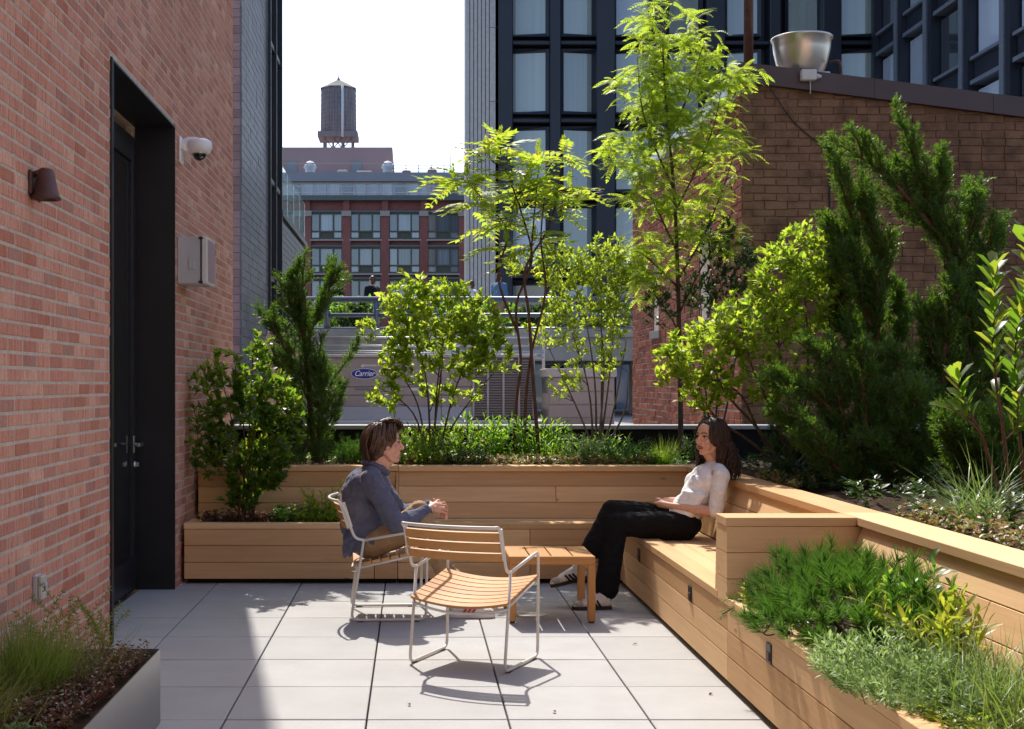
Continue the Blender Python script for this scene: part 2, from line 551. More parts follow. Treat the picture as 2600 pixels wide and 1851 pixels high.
# ------------------------------------------------------------------ things fixed to the left wall
# cone wall lamp
lm = tag(empty('wall_lamp', (WX + 0.004, 5.72, 2.33)), 'small bronze cone-shaped lamp on the pink brick wall', 'lamp')
mb = MB(); mb.lathe([(0.0, 0.075), (0.024, 0.073), (0.032, 0.066), (0.058, -0.05), (0.064, -0.055), (0.064, -0.066), (0.05, -0.066), (0.045, -0.05)], (0.066, 0, 0), 20)
mb.build('lamp_shade', M['bronze'], lm)
mb = MB(); mb.bbox(0.0, 0.014, -0.045, 0.045, -0.045, 0.062, .004); mb.tube([(0.01, 0, 0.045), (0.045, 0, 0.058)], 0.014, 8); mb.tube([(0.012, 0.0, -0.05), (0.04, 0, -0.075)], 0.007, 6)
mb.build('bracket', M['bronze'], lm)
# security camera
sc = tag(empty('security_camera', (WX + 0.004, 9.36, 3.16)), 'white dome security camera on a wall arm beside the door', 'camera')
mb = MB(); mb.bbox(0.0, 0.022, -0.06, 0.06, -0.115, 0.075, .008)
mb.tube(smooth_path([(0.02, 0, -0.02), (0.045, 0, 0.02), (0.085, 0, 0.035), (0.13, 0, 0.032)], 4), [0.055]*4+[0.045]*4+[0.042]*5, 12)
mb.build('arm', M['white_plastic'], sc)
mb = MB(); mb.lathe([(0, 0.062), (0.05, 0.06), (0.082, 0.046), (0.092, 0.028), (0.092, -0.005), (0.072, -0.042), (0.052, -0.045)], (0.145, 0, 0), 24)
mb.build('housing', M['white_plastic'], sc)
mb = MB(); mb.ball((0.145, 0, -0.045), 0.05, 0.05, 0.052, 16, 10); mb.build('dome', M['dark_glass'], sc)
mb = MB(); mb.lathe([(0.05, -0.05), (0.056, -0.05), (0.056, -0.04), (0.05, -0.04)], (0.145, 0, 0), 24); mb.build('ring', M['steel'], sc)
mb = MB(); mb.lathe([(0, 0.0), (0.018, 0.0), (0.02, 0.012)], (0, 0, 0), 12); mb.build('lens', M['steel'], sc, (0.16, -0.035, -0.068), (R(65), 0, 0))
# grey cabinet
cb = tag(empty('wall_cabinet', (WX + 0.004, 9.27, 2.17)), 'grey metal utility box on the brick wall below the camera', 'box')
mb = MB(); mb.bbox(0.0, 0.165, 0.0, 0.36, 0.0, 0.335, .004); mb.build('cabinet', M['grey_plastic'], cb)
mb = MB(); mb.bbox(0.166, 0.172, -0.004, 0.364, -0.004, 0.339, .002); mb.build('gasket', M['black_metal'], cb)
mb = MB(); mb.bbox(0.173, 0.215, 0.0, 0.36, -0.002, 0.337, .006); mb.build('cover', M['white_metal'], cb)
mb = MB(); mb.bbox(0.08, 0.128, -0.008, -0.0005, 0.10, 0.17, .004); mb.tube([(0.104, -0.009, 0.168), (0.104, -0.0005, 0.168)], 0.024, 14); mb.build('latch_plate', M['grey_plastic'], cb)
for z in (0.325, 0.01):
    mb = MB(); mb.bbox(0.155, 0.185, -0.016, -0.002, z-0.008, z+0.008, .003); mb.build('hinge', M['black_metal'], cb)
mb = MB(); mb.box(0.2155, 0.218, 0.02, 0.34, 0.02, 0.315); mb.build('door_label', m_plain('cabinet_label', (0.45, 0.30, 0.29), 0.3), cb)
# outlet
ot = tag(empty('wall_outlet', (WX + 0.002, 5.78, 0.485)), 'grey weatherproof outlet low on the pink brick wall', 'outlet')
mb = MB(); mb.bbox(0, 0.022, -0.04, 0.04, 0, 0.115, .005); mb.build('back_box', M['grey_plastic'], ot)
mb = MB(); mb.bbox(0.0225, 0.045, -0.037, 0.037, 0.004, 0.111, .006); mb.build('cover', m_plain('outlet_cover', (0.45, 0.44, 0.38), 0.5), ot)
mb = MB(); mb.bbox(0.0455, 0.052, -0.012, 0.022, 0.045, 0.08, .003); mb.build('socket_flap', M['grey_plastic'], ot)

# ------------------------------------------------------------------ metal planter box at front left
M['planter_steel'] = m_plain('planter_steel', (0.30, 0.30, 0.30), 0.33, 0.85, 0.06, 2.0)
fp = tag(empty('metal_planter', (-1.385, 4.0, 0)), 'dark brushed steel planter box at the foot of the brick wall', 'planter')
mb = MB(); x0, x1, y0, y1, h = -0.295, 0.305, -1.9, 1.54, 0.317
for a in ((x1-0.005, x1, y0, y1), (x0, x0+0.005, y0, y1), (x0+.005, x1-.005, y0, y0+.005), (x0+.005, x1-.005, y1-.005, y1)):
    mb.box(a[0], a[1], a[2], a[3], 0.002, h)
mb.build('side_panel', M['planter_steel'], fp)
def soil_bed(parent, x0, x1, y0, y1, z, amp=0.02, nx=None, ny=None, seed=0):
    rg = random.Random(seed)
    nx = nx or max(2, int((x1-x0)/0.07)); ny = ny or max(2, int((y1-y0)/0.07))
    mb = MB(); vs = []; fs = []
    for j in range(ny+1):
        for i in range(nx+1):
            vs.append((x0+(x1-x0)*i/nx, y0+(y1-y0)*j/ny, z + rg.uniform(-amp, amp)))
    for j in range(ny):
        for i in range(nx):
            a = j*(nx+1)+i; fs.append((a, a+1, a+nx+2, a+nx+1))
    mb.add(vs, fs, True)
    return mb.build('soil', M['soil'], parent)
soil_bed(fp, x0+.006, x1-.006, y0+.006, y1-.006, 0.29, 0.012, seed=2)

# ------------------------------------------------------------------ cedar benches and planters
FY, FX = 9.40, 1.50           # front faces
def board(parent, a, b, h, t, up=Vector((0, 0, 1)), name='board', mat=None, bev=0.0025):
    """a plank from a to b (its lower front edge), h along up, t along the back side"""
    a, b, up = Vector(a), Vector(b), Vector(up).normalized()
    L = (b-a).length; x = (b-a).normalized(); y = up.cross(x).normalized(); z = x.cross(y)
    mb = MB(); mb.bbox(0, L, 0, t, 0, h, bev)
    o = mb.build(name, mat or M['cedar'], parent)
    m = Matrix((x, y, z)).transposed().to_4x4(); m.translation = a
    o.matrix_world = m if parent is None else Matrix.Translation(-parent.location) @ m
    o.matrix_local = o.matrix_world if parent is None else Matrix.Translation(-parent.location) @ m
    return o
ROWS = [(0.035, 0.118), (0.156, 0.118), (0.277, 0.118)]
# left low planter
lp = tag(empty('low_planter', (-0.9, FY, 0)), 'low cedar planter box against the brick wall behind the seated man', 'planter')
for i, (z, h) in enumerate(ROWS):
    ends = [(-1.66, -0.28), (-0.277, -0.11)] if i == 0 else [(-1.66, -0.11)]
    for (a, b) in ends: board(lp, (a, FY, z), (b-0.002, FY, z), h, 0.03)
board(lp, (-1.662, FY-0.004, 0.398), (-0.11, FY-0.004, 0.398), 0.04, 0.10, name='cap_board')
board(lp, (-1.655, 9.96, 0.398), (-1.655, FY+0.10, 0.398), 0.04, 0.09, name='cap_board')
for z, h in ROWS: board(lp, (-1.66, 9.96, z), (-1.66, FY+0.032, z), h, 0.03)
mb = MB(); mb.box(-0.74, 0.78, 0.045, 0.6, 0.001, 0.034); mb.build('plinth', M['dark_gap'], lp)
soil_bed(lp, -0.66, 0.77, 0.04, 0.62, 0.412, 0.015, seed=4)
# bench: seat along the back and along the right, slanted backrests
bn = tag(empty('corner_bench', (1.5, FY, 0)), 'long L-shaped cedar corner bench with slanted backrest', 'bench')
for i, (z, h) in enumerate(ROWS):
    board(bn, (-0.108, FY, z), (0.85, FY, z), h, 0.03); board(bn, (0.853, FY, z), (FX+0.03, FY, z), h, 0.03)
    board(bn, (FX, FY-0.002, z), (FX, 6.175, z), h, 0.03)
SY1 = 9.90; SX1 = 2.0
sb = [(0.0, 0.123), (0.126, 0.123), (0.252, 0.123), (0.378, 0.123)]
for i, (d, wd) in enumerate(sb):      # back seat boards
    board(bn, (-0.108, FY-0.006+d, 0.398), (FX-0.006+d-0.003+0.0, FY-0.006+d, 0.398), 0.024 if i else 0.04, wd, name='seat_board')
for i, (d, wd) in enumerate(sb):      # right seat boards
    board(bn, (FX-0.006+d, SY1-0.004-0.0, 0.398), (FX-0.006+d, 6.36, 0.398), 0.024 if i else 0.04, wd, name='seat_board')
zz = 0.424
sl = Vector((0.0, 0.13, 0.36)); sln = sl.normalized()
p = Vector((-0.108, SY1, zz)); hh = sl.length/3
for i in range(3):
    q = p + sln*(hh*i)
    for (xa, xb) in ([(-0.108, 2.06+0.05*i)] if i != 1 else [(-0.108, 1.1), (1.103, 2.11)]):
        board(bn, (xa, q.y, q.z), (xb, q.y, q.z), hh-0.003, 0.025, sln, 'back_board')
board(bn, (-0.108, 10.005, 0.775), (2.13, 10.005, 0.775), 0.04, 0.19, name='cap_board')
slr = Vector((0.145, 0, 0.36)); srn = slr.normalized(); hr = slr.length/3
for i in range(3):
    q = Vector((SX1, 0, zz)) + srn*(hr*i)
    for (ya, yb) in ([(SY1+0.02+0.043*i, 6.30)] if i != 1 else [(SY1+0.063, 8.05), (8.047, 6.30)]):
        board(bn, (q.x, ya, q.z), (q.x, yb, q.z), hr-0.003, 0.025, srn, 'back_board')
board(bn, (2.115, 10.19, 0.7755), (2.115, 6.38, 0.7755), 0.04, 0.21, name='cap_board')
# left wedge end of the backrest
mb = MB(); mb.poly([(-0.108-1.5-.02, SY1-FY+.012, zz), (-0.108-1.5-.02, 10.19-FY, zz), (-0.108-1.5-.02, 10.19-FY, 0.774), (-0.108-1.5-.02, 10.02-FY, 0.774)], (0.018, 0, 0))
mb.build('end_panel', M['cedar'], bn)
mb = MB(); mb.box(-1.6, 0.05, 0.05, 0.42, 0.001, 0.034); mb.box(0.05, 0.40, -3.2, 0.42, 0.001, 0.034)
mb.build('plinth', M['dark_gap'], bn)
mb = MB(); mb.box(-1.6, 0.06, 0.035, 0.45, 0.04, 0.397); mb.box(0.06, 0.5, -3.22, 0.45, 0.04, 0.397)
mb.build('carcass', M['dark_gap'], bn)
# armrest block at the end of the right bench
ar = empty('armrest', (0, 0, 0)); ar.parent = bn; ar.location = (0, 0, 0)
def wb(name, p):
    mb = MB(); mb.hexa([(Vector(q) - bn.location) for q in p]); return mb.build(name, M['cedar'], ar)
ya, yb = 6.165, 6.375
ROWA = [(0.398, 0.52), (0.523, 0.645), (0.648, 0.77)]
for (z0, z1) in ROWA:
    t0 = (z0-0.398)/0.372; t1 = (z1-0.398)/0.372
    e0, e1 = 0.035*(1-t0), 0.035*(1-t1)
    # faces lean in slightly towards the top
    x2a, x2b = 2.01+0.13*t0, 2.01+0.13*t1
    wb('arm_board', [(FX-0.004, ya, z0), (x2a, ya, z0), (x2a, yb+e0, z0), (FX-0.004, yb+e0, z0), (FX-0.004+0.012*0, ya, z1), (x2b, ya, z1), (x2b, yb+e1, z1), (FX-0.004, yb+e1, z1)])
board(bn, (FX-0.008, ya-0.004, 0.772), (2.112, ya-0.004, 0.772), 0.042, 0.21, name='arm_cap')
# raised planter behind the benches
rp = tag(empty('raised_planter', (2.3, 10.2, 0)), 'raised cedar planter bed running behind the benches full of shrubs', 'planter')
for i, (z, h) in enumerate([(0.41, 0.119), (0.532, 0.119), (0.654, 0.119)]):
    board(rp, (-1.66, 10.02, z), (-0.13, 10.02, z), h, 0.03)
board(rp, (-1.662, 10.005, 0.776), (-0.111, 10.005, 0.776), 0.04, 0.19, name='cap_board')
for i in range(3):
    q = Vector((SX1, 0, zz)) + srn*(hr*i)
    for (y_a, y_b) in ([(6.16, 3.9), (3.897, 2.2)] if i != 1 else [(6.16, 4.7), (4.697, 2.2)]):
        board(rp, (q.x, y_a, q.z), (q.x, y_b, q.z), hr-0.003, 0.025, srn)
board(rp, (2.113, 6.377, 0.7765), (2.113, 4.3, 0.7765), 0.04, 0.21, name='cap_board')
board(rp, (2.113, 4.297, 0.7765), (2.113, 2.2, 0.7765), 0.04, 0.21, name='cap_board')
soil_bed(rp, -3.96, 2.1, -0.01, 1.06, 0.785, 0.02, seed=5)
soil_bed(rp, 0.02, 2.0, -8.0, -0.012, 0.785, 0.02, seed=6)
# right low planter
rl = tag(empty('low_planter', (FX, 4.5, 0)), 'low cedar planter in front of the armrest with pine and grasses', 'planter')
for i, (z, h) in enumerate(ROWS):
    for (a, b) in ([(6.172, 2.3)] if i != 1 else [(6.172, 2.6), (2.597, 2.3)]):
        board(rl, (FX, a, z), (FX, b, z), h, 0.03)
board(rl, (FX-0.006, 6.16, 0.398), (FX-0.006, 4.2, 0.398), 0.036, 0.095, name='cap_board')
board(rl, (FX-0.006, 4.197, 0.398), (FX-0.006, 2.3, 0.398), 0.036, 0.095, name='cap_board')
mb = MB(); mb.box(0.05, 0.5, -2.2, 1.68, 0.001, 0.034); mb.build('plinth', M['dark_gap'], rl)
soil_bed(rl, 0.035, 0.52, -2.2, 1.66, 0.40, 0.015, seed=7)
# step lights in the bench face
for i, (sy, lab) in enumerate(((8.57, 'small black step light in the bench face nearest the seated woman'), (6.99, 'small black step light in the bench face left of the armrest'), (5.44, 'small black step light in the low planter under the pine'))):
    st = tag(empty('step_light', (FX-0.001, sy, 0.318)), lab, 'light', 'black step lights along the bench base')
    mb = MB(); mb.bbox(-0.006, 0.02, -0.035, 0.035, -0.042, 0.042, .002); mb.build('face_plate', M['black_metal'], st)
    mb = MB(); mb.box(-0.010, -0.0065, -0.02, 0.02, -0.03, 0.005); mb.build('louvre', M['bronze'], st)
# parapet behind the bed
pp = tag(empty('parapet_wall', (1.4, 11.3, 0)), 'black parapet wall with a grey metal cap behind the planting', 'wall')
mb = MB(); mb.box(-3.06, 3.1, -0.03, 0.15, -0.4, 1.055); mb.box(2.95, 3.1, -9.3, -0.031, -0.4, 1.055); mb.build('wall_face', M['dark_gap'], pp)
mb = MB(); mb.bbox(-3.06, 3.12, -0.06, 0.18, 1.056, 1.092, .004); mb.bbox(2.93, 3.12, -9.3, -0.062, 1.056, 1.092, .004); mb.build('cap', M['grey_cap'], pp)
# ================================================================== brown painted brick building on the right
M['brick_brown'] = m_brick('brown_brick', [(0.26, 0.15, 0.092), (0.275, 0.16, 0.10), (0.25, 0.142, 0.086), (0.268, 0.155, 0.096), (0.235, 0.135, 0.083)], 0.55, (0.06, 0.04, 0.03), sscale=(4, 4, 4), rough=0.75, stain=0.9)
M['brick_red'] = m_brick('red_brick', [(0.25, 0.085, 0.055), (0.19, 0.065, 0.045), (0.30, 0.115, 0.075), (0.22, 0.09, 0.062), (0.16, 0.062, 0.048)], 0.4, (0.10, 0.045, 0.035), sscale=(14, 14, 14))
M['mortar_dark'] = m_plain('mortar_dark', (0.25, 0.15, 0.095), 0.9, 0, 0.3, 5)
M['mortar_pale'] = m_plain('mortar_pale', (0.48, 0.42, 0.37), 0.95, 0, 0.25, 12, bump=0.5)
M['coping'] = m_plain('coping', (0.075, 0.048, 0.048), 0.5, 0.0, 0.15, 2)
BX, BY = 3.06, 12.0
bb = tag(empty('brick_building', (BX, BY, 0)), 'low brown painted brick building with sloping dark coping at the right', 'building')
def ctop(u): return 4.24 - 0.125*u
mb = MB()
mb.hexa([(0.012, 0.012, -9), (9, 0.012, -9), (9, 6.0, -9), (0.012, 6.0, -9), (0.012, 0.012, ctop(0)), (9, 0.012, ctop(9)), (9, 6.0, ctop(9)), (0.012, 6.0, ctop(0))])
mb.build('wall', M['mortar_dark'], bb)
mb = MB(); mb.box(0.006, 0.0118, 0.013, 6.0, -0.6, 4.2); mb.build('side_mortar', M['mortar_pale'], bb)
brickwork(bb, (0, 0.006, 0), 0.0, 3.4, 0.3, 4.3, 0.205, 0.066, 0.007, M['brick_brown'], top=ctop, nparts=300, proud=0.005, jit=0.0035, seed=11, wob=0.006)
# red side wall runs away from us; its outside is the -X side, so walk from far to near
WIN = [(6.0-4.55, 6.0-4.0, 2.12, 3.02), (6.0-1.9, 6.0-1.25, 2.12, 3.02)]
brickwork(bb, (0.002, 6.0, 0), R(-90), 5.985, 0.3, 4.16, 0.205, 0.064, 0.011, M['brick_red'], openings=WIN, nparts=300, proud=0.008, jit=0.004, seed=12, wob=0.006)
M['conc_sill'] = m_plain('conc_sill', (0.20, 0.19, 0.18), 0.85)
M['old_glass'] = NT('old_glass').set((0.05, 0.05, 0.05), 0.15, 0, 0.6)
for (a, b, z0, z1) in WIN:
    wd = empty('window', (0, 6.0, 0)); wd.parent = bb
    mb = MB(); mb.box(0.02, 0.06, -b, -a, z0, z1); mb.build('pane', M['old_glass'], wd)
    mb = MB(); mb.box(-0.004, 0.05, -b, -b+0.09, z0, z1); mb.box(-0.004, 0.05, -a-0.09, -a, z0, z1); mb.box(-0.004, 0.05, -b+.09, -a-.09, z1-0.06, z1); mb.build('frame', M['brick_red'], wd)
    mb = MB(); mb.bbox(-0.03, 0.05, -b-0.05, -a+0.05, z0-0.1, z0-0.001, .006); mb.build('sill', M['conc_sill'], wd)
# coping on the slope and along the side
for (ua, ub) in ((-0.06, 1.2), (1.203, 2.3), (2.303, 3.2), (3.203, 9)):
    mb = MB(); mb.hexa([(ua, -0.05, ctop(ua)-0.0), (ub, -0.05, ctop(ub)), (ub, 0.35, ctop(ub)), (ua, 0.35, ctop(ua)), (ua, -0.05, ctop(ua)+0.18), (ub, -0.05, ctop(ub)+0.18), (ub, 0.35, ctop(ub)+0.18), (ua, 0.35, ctop(ua)+0.18)])
    mb.build('coping', M['coping'], bb)
M['zinc'] = m_plain('zinc', (0.42, 0.44, 0.46), 0.4, 0.5, 0.1, 3)
mb = MB(); mb.bbox(-0.05, 0.25, 0.36, 6.05, 4.2, 4.34, .01); mb.build('side_coping', M['zinc'], bb)
mb = MB(); mb.tube([(0.80, -0.012, 3.62), (0.80, -0.012, 1.3)], 0.008, 6); mb.build('cable', M['black_metal'], bb)
mb = MB(); mb.tube(smooth_path([(0.18, -0.056, 4.27), (0.45, -0.012, 3.9), (0.70, -0.012, 3.68), (0.80, -0.012, 3.62)], 5), 0.006, 5); mb.build('cable', M['black_metal'], bb)
for (u_, z_, h_) in ((1.77, 3.2, 0.32), (1.0, 2.9, 0.06), (2.2, 3.3, 0.05)):
    mb = MB(); mb.bbox(u_-0.012, u_+0.012, -0.02, 0.0, z_, z_+h_, .003); mb.build('wall_anchor', M['bronze'], bb)

# roof equipment
ef = tag(empty('exhaust_fan', (BX+0.62, BY+0.25, 4.34)), 'spun aluminium upblast exhaust fan bowl on the brown roof edge', 'exhaust fan')
M['aluminium'] = m_plain('aluminium', (0.66, 0.62, 0.55), 0.33, 0.95, 0.06, 5)
mb = MB(); mb.lathe([(0.19, 0.03), (0.20, 0.05), (0.235, 0.14), (0.262, 0.26), (0.27, 0.35), (0.285, 0.365), (0.285, 0.38), (0.262, 0.378), (0.245, 0.26), (0.19, 0.10), (0.0, 0.08)], (0, 0, 0), 36)
mb.build('bowl', M['aluminium'], ef)
mb = MB(); mb.bbox(-0.22, 0.22, -0.16, 0.2, -0.05, 0.03, .005); mb.build('base', M['zinc'], ef)
mb = MB(); mb.tube(smooth_path([(0.22, -0.14, 0.12), (0.29, -0.2, 0.11), (0.31, -0.2, 0.0), (0.30, -0.2, -0.08)], 5), 0.012, 8); mb.build('conduit', M['bronze'], ef)
jb = tag(empty('junction_box', (BX+0.58, BY-0.052, 4.24)), 'small grey junction box fixed to the dark coping', 'box')
mb = MB(); mb.bbox(-0.07, 0.07, -0.07, 0.0, 0.0, 0.1, .01); mb.build('box_body', M['white_metal'], jb)
mb = MB(); mb.tube([(0.07, -0.035, 0.04), (0.12, -0.035, 0.04)], [0.03, 0.012], 8); mb.tube([(0.02, -0.03, 0.0), (0.02, -0.03, -0.12)], 0.005, 5); mb.build('cable_gland', M['white_metal'], jb)
vp = tag(empty('vent_pipe', (BX+0.13, BY+0.3, 4.3)), 'tall thin brown vent pipe rising from the roof corner', 'pipe')
mb = MB(); mb.tube([(0, 0, -0.1), (0, 0, 2.6)], 0.045, 14); mb.build('pipe', M['bronze'], vp)
mb = MB(); mb.tube([(0, 0, -0.02), (0, 0, 0.05)], 0.07, 14); mb.build('collar', M['coping'], vp)

# ================================================================== grey tiled building behind the brick wall
M['tile_grey'] = m_brick('grey_tile', [(0.12, 0.125, 0.135), (0.15, 0.155, 0.165), (0.135, 0.14, 0.15), (0.165, 0.17, 0.18)], 0.3, (0.09, 0.09, 0.1), sscale=(6, 6, 1), rough=0.32)
M['block_pink'] = m_brick('pink_block', [(0.36, 0.24, 0.24), (0.30, 0.20, 0.20), (0.33, 0.225, 0.225), (0.25, 0.17, 0.165)], 0.3, (0.2, 0.13, 0.12), sscale=(6, 6, 6))
M['joint_dark'] = m_plain('joint_dark', (0.05, 0.05, 0.055), 0.8)
GX, GY = -2.9, 22.0
gb = tag(empty('tiled_building', (GX, GY, 0)), 'dark grey tiled building with tall black framed glazing at left', 'building')
mb = MB(); mb.box(-7, -0.012, 0.012, 4.05, -9, 13.0); mb.box(-7, -0.35, 4.05, 6.3, -9, 13.0); mb.box(-7, -0.012, 6.3, 12.9, -9, 5.13)
mb.build('wall', M['joint_dark'], gb)
brickwork(gb, (-0.40, 0.01, 0), 0.0, 0.40, 0.4, 10.5, 0.395, 0.137, 0.006, M['block_pink'], nparts=60, seed=21, name='block', jit=0.002)
brickwork(gb, (-0.010, 0, 0), R(90), 4.05, 0.4, 10.5, 0.60, 0.137, 0.007, M['tile_grey'], nparts=300, seed=22, name='tile', jit=0.002, proud=0.004)
brickwork(gb, (-0.010, 6.35, 0), R(90), 6.5, 3.5, 5.1, 0.60, 0.137, 0.007, M['tile_grey'], nparts=100, seed=23, name='tile', jit=0.002, proud=0.004)
def m_glass(name, base, rough=0.04):
    k = NT(name)
    p, _ = k.pos((0.5, 0.5, 0.5))
    c = k.ramp(k.noise(p, 1.3, 2), [(0.35, tuple(x*0.6 for x in base)), (0.65, tuple(min(1, x*1.25) for x in base))])
    k.set(c, rough, 0.0, 1.0); k.b.inputs['IOR'].default_value = 1.9
    return k.m
M['glass_teal'] = m_glass('teal_glass', (0.05, 0.075, 0.075))
ys = [4.05, 5.15, 6.3]; zs = [0.6, 1.9, 2.5, 3.6, 5.6, 8.4, 11.5]
for i in range(2):
    for j in range(len(zs)-1):
        mb = MB(); mb.box(-0.35, -0.15, ys[i]+0.05, ys[i+1]-0.05, zs[j]+0.05, zs[j+1]-0.05); mb.build('pane', M['glass_teal'], gb)
for y_ in ys:
    mb = MB(); mb.box(-0.35, 0.05, y_-0.05, y_+0.05, 0.55, 12.0); mb.build('mullion', M['black_metal'], gb)
for z_ in zs:
    for i in range(2):
        mb = MB(); mb.box(-0.35, 0.02, ys[i]+.05, ys[i+1]-.05, z_-0.05, z_+0.05); mb.build('transom', M['black_metal'], gb)
for i in range(8):
    y_ = 6.4 + i*0.8
    mb = MB(); mb.box(-0.012, 0.05, y_, y_+0.07, 0.55, 3.45); mb.build('mullion', M['black_metal'], gb)
    mb = MB(); mb.box(-0.011, -0.002, y_+0.071, y_+0.799, 0.55, 3.45); mb.build('pane', M['glass_teal'], gb)
mb = MB(); mb.box(-0.05, 0.06, 6.36, 12.9, 5.135, 5.25); mb.build('coping', M['black_metal'], gb)
k = NT('guard_glass'); k.set((0.75, 0.9, 0.86), 0.03); k.b.inputs['Transmission Weight'].default_value = 0.85; k.b.inputs['IOR'].default_value = 1.1; M['guard_glass'] = k.m
for i in range(4):
    mb = MB(); mb.box(-0.02, 0.0, 6.4+i*1.6, 6.4+i*1.6+1.57, 5.26, 6.3); mb.build('glass_guard', M['guard_glass'], gb)
mb = MB(); mb.bbox(0.0, 0.04, 3.75, 3.87, 2.3, 2.6, .01); mb.build('wall_light', M['white_metal'], gb)

# terracotta coloured rounded vent by the tiled building
rv = tag(empty('roof_vent', (-2.16, 20.5, 0.55)), 'tan rounded roof vent hood beside the grey tiled wall', 'vent')
M['tan'] = m_plain('tan', (0.50, 0.30, 0.22), 0.7)
mb = MB(); mb.poly([(-0.18, 0, 0)] + [(0.18*math.cos(a), 0, 1.57+0.19*math.sin(a)) for a in [math.pi - math.pi*i/14 for i in range(15)]] + [(0.18, 0, 0)], (0, 0.5, 0)); mb.build('hood', M['tan'], rv)
mb = MB(); mb.tube([(0.1, 0.2, 1.25), (0.36, 0.15, 1.4)], 0.1, 12); mb.build('outlet', M['tan'], rv)

# ================================================================== rooftop air handling units
M['hvac'] = m_plain('hvac', (0.34, 0.275, 0.25), 0.5, 0.1, 0.06, 2)
M['hvac_dark'] = m_plain('hvac_dark', (0.10, 0.085, 0.085), 0.6)
M['hvac_light'] = m_plain('hvac_light', (0.42, 0.38, 0.37), 0.45, 0.2, 0.05)
HY = 25.0
hv = tag(empty('rooftop_unit', (0, HY, 0.74)), 'long taupe rooftop air conditioning unit with blue oval badge', 'air conditioner')
x0, x1 = -2.9, 2.35; h = 1.22
mb = MB(); mb.box(x0, x1, 0.02, 2.0, -0.19, h-0.02); mb.build('cabinet', M['hvac_dark'], hv)
cols = [-2.9, -0.35, 0.55, 1.15]
for a, b in zip(cols[:-1], cols[1:]):
    for (z0, z1) in ((0.66, h), (0.50, 0.655), (0.28, 0.495)):
        mb = MB(); mb.bbox(a+0.006, b-0.006, 0.0, 0.03, z0, z1-0.006, .006); mb.build('panel', M['hvac'], hv)
    mb = MB(); mb.hexa([(a+.006, -0.12, 0.02), (b-.006, -0.12, 0.02), (b-.006, 0.03, 0.02), (a+.006, 0.03, 0.02), (a+.006, -0.005, 0.275), (b-.006, -0.005, 0.275), (b-.006, 0.03, 0.275), (a+.006, 0.03, 0.275)]); mb.build('skirt_panel', M['hvac_light'], hv)
mb = MB(); mb.bbox(1.16, 2.34, 0.0, 0.03, 0.02, h, .005); mb.build('louvre_back', M['hvac_dark'], hv)
for i in range(22):
    z_ = 0.10 + i*0.05
    mb = MB(); mb.hexa([(1.18, -0.03, z_), (2.32, -0.03, z_), (2.32, 0.0, z_+.02), (1.18, 0.0, z_+.02), (1.18, -0.03, z_+.008), (2.32, -0.03, z_+.008), (2.32, 0.0, z_+.028), (1.18, 0.0, z_+.028)])
    mb.build('louvre', M['hvac'], hv)
for x_ in (1.17, 1.45, 1.75, 2.05, 2.33):
    mb = MB(); mb.box(x_-0.02, x_+0.02, -0.045, -0.031, 0.04, h); mb.build('louvre_post', M['hvac_light'], hv)
mb = MB(); mb.bbox(x0-0.05, x1+0.05, -0.06, 2.05, h+0.001, h+0.06, .008); mb.build('lid', M['hvac_light'], hv)
mb = MB(); mb.bbox(x0, x1+1.4, -0.35, 2.1, -0.19, -0.04, .01); mb.build('curb', M['white_metal'], hv)
mb = MB(); mb.bbox(x0, x1, -0.22, -0.05, -0.035, 0.015, .004); mb.build('drip_rail', M['white_metal'], hv)
# badge: blue oval with white script
cx, cz = PX(925, 949, HY).x, PX(925, 949, HY).z - 0.74
M['blue'] = m_plain('badge_blue', (0.012, 0.025, 0.24), 0.35, 0, 0.03); M['white'] = m_plain('badge_white', (0.8, 0.8, 0.8), 0.4, 0, 0.02)
bd = empty('badge', (cx, -0.001, cz)); bd.parent = hv
def ell(a, b, d0, d1): return [(a*math.cos(t), d0, b*math.sin(t)) for t in [2*math.pi*i/40 for i in range(40)]]
mb = MB(); mb.poly(ell(0.255, 0.105, 0, 0), (0, -0.012, 0)); mb.build('badge_rim', M['white'], bd)
mb = MB(); mb.poly(ell(0.245, 0.095, -0.0125, 0), (0, -0.008, 0)); mb.build('badge_field', M['blue'], bd)
def text(body, size, parent, loc, rot, mat, shear=0.0, ext=0.002, sx=1.0, bold=0.0):
    cu = bpy.data.curves.new('lettering', 'FONT'); cu.body = body; cu.size = size; cu.align_x = 'CENTER'; cu.align_y = 'CENTER'
    cu.shear = shear; cu.extrude = ext; cu.offset = bold
    o = bpy.data.objects.new('lettering', cu); COL.objects.link(o)
    bpy.context.view_layer.update()
    me = bpy.data.meshes.new_from_object(o.evaluated_get(bpy.context.evaluated_depsgraph_get()))
    bpy.data.objects.remove(o); bpy.data.curves.remove(cu)
    me.materials.clear(); me.materials.append(mat)
    o = link('lettering', me, parent, loc, rot); o.scale = (sx, 1, 1)
    return o
text('Carrier', 0.15, bd, (0, -0.0235, 0.002), (R(90), 0, 0), M['white'], 0.35, 0.002, 0.85, 0.0015)
mb = MB(); mb.bbox(-0.02, 0.24, -0.006, 0, 0.145, 0.175, .002); mb.build('name_plate', M['white_metal'], bd)
text('WeatherMaster', 0.06, hv, (cx+0.0, -0.004, cz-0.30), (R(90), 0, 0), M['hvac_dark'], 0.2)
for x_ in (-1.78, -0.97):
    mb = MB(); mb.tube([(x_, -0.001, 1.06), (x_, -0.03, 1.06)], 0.03, 12); mb.build('latch', M['white_metal'], hv)
for (xa, xb, za, zb) in ((0.02, 0.24, 0.72, 0.80), (-0.06, 0.30, 0.58, 0.64)):
    mb = MB(); mb.box(xa, xb, -0.004, -0.0005, za, zb); mb.build('warning_label', M['white_metal'], hv)
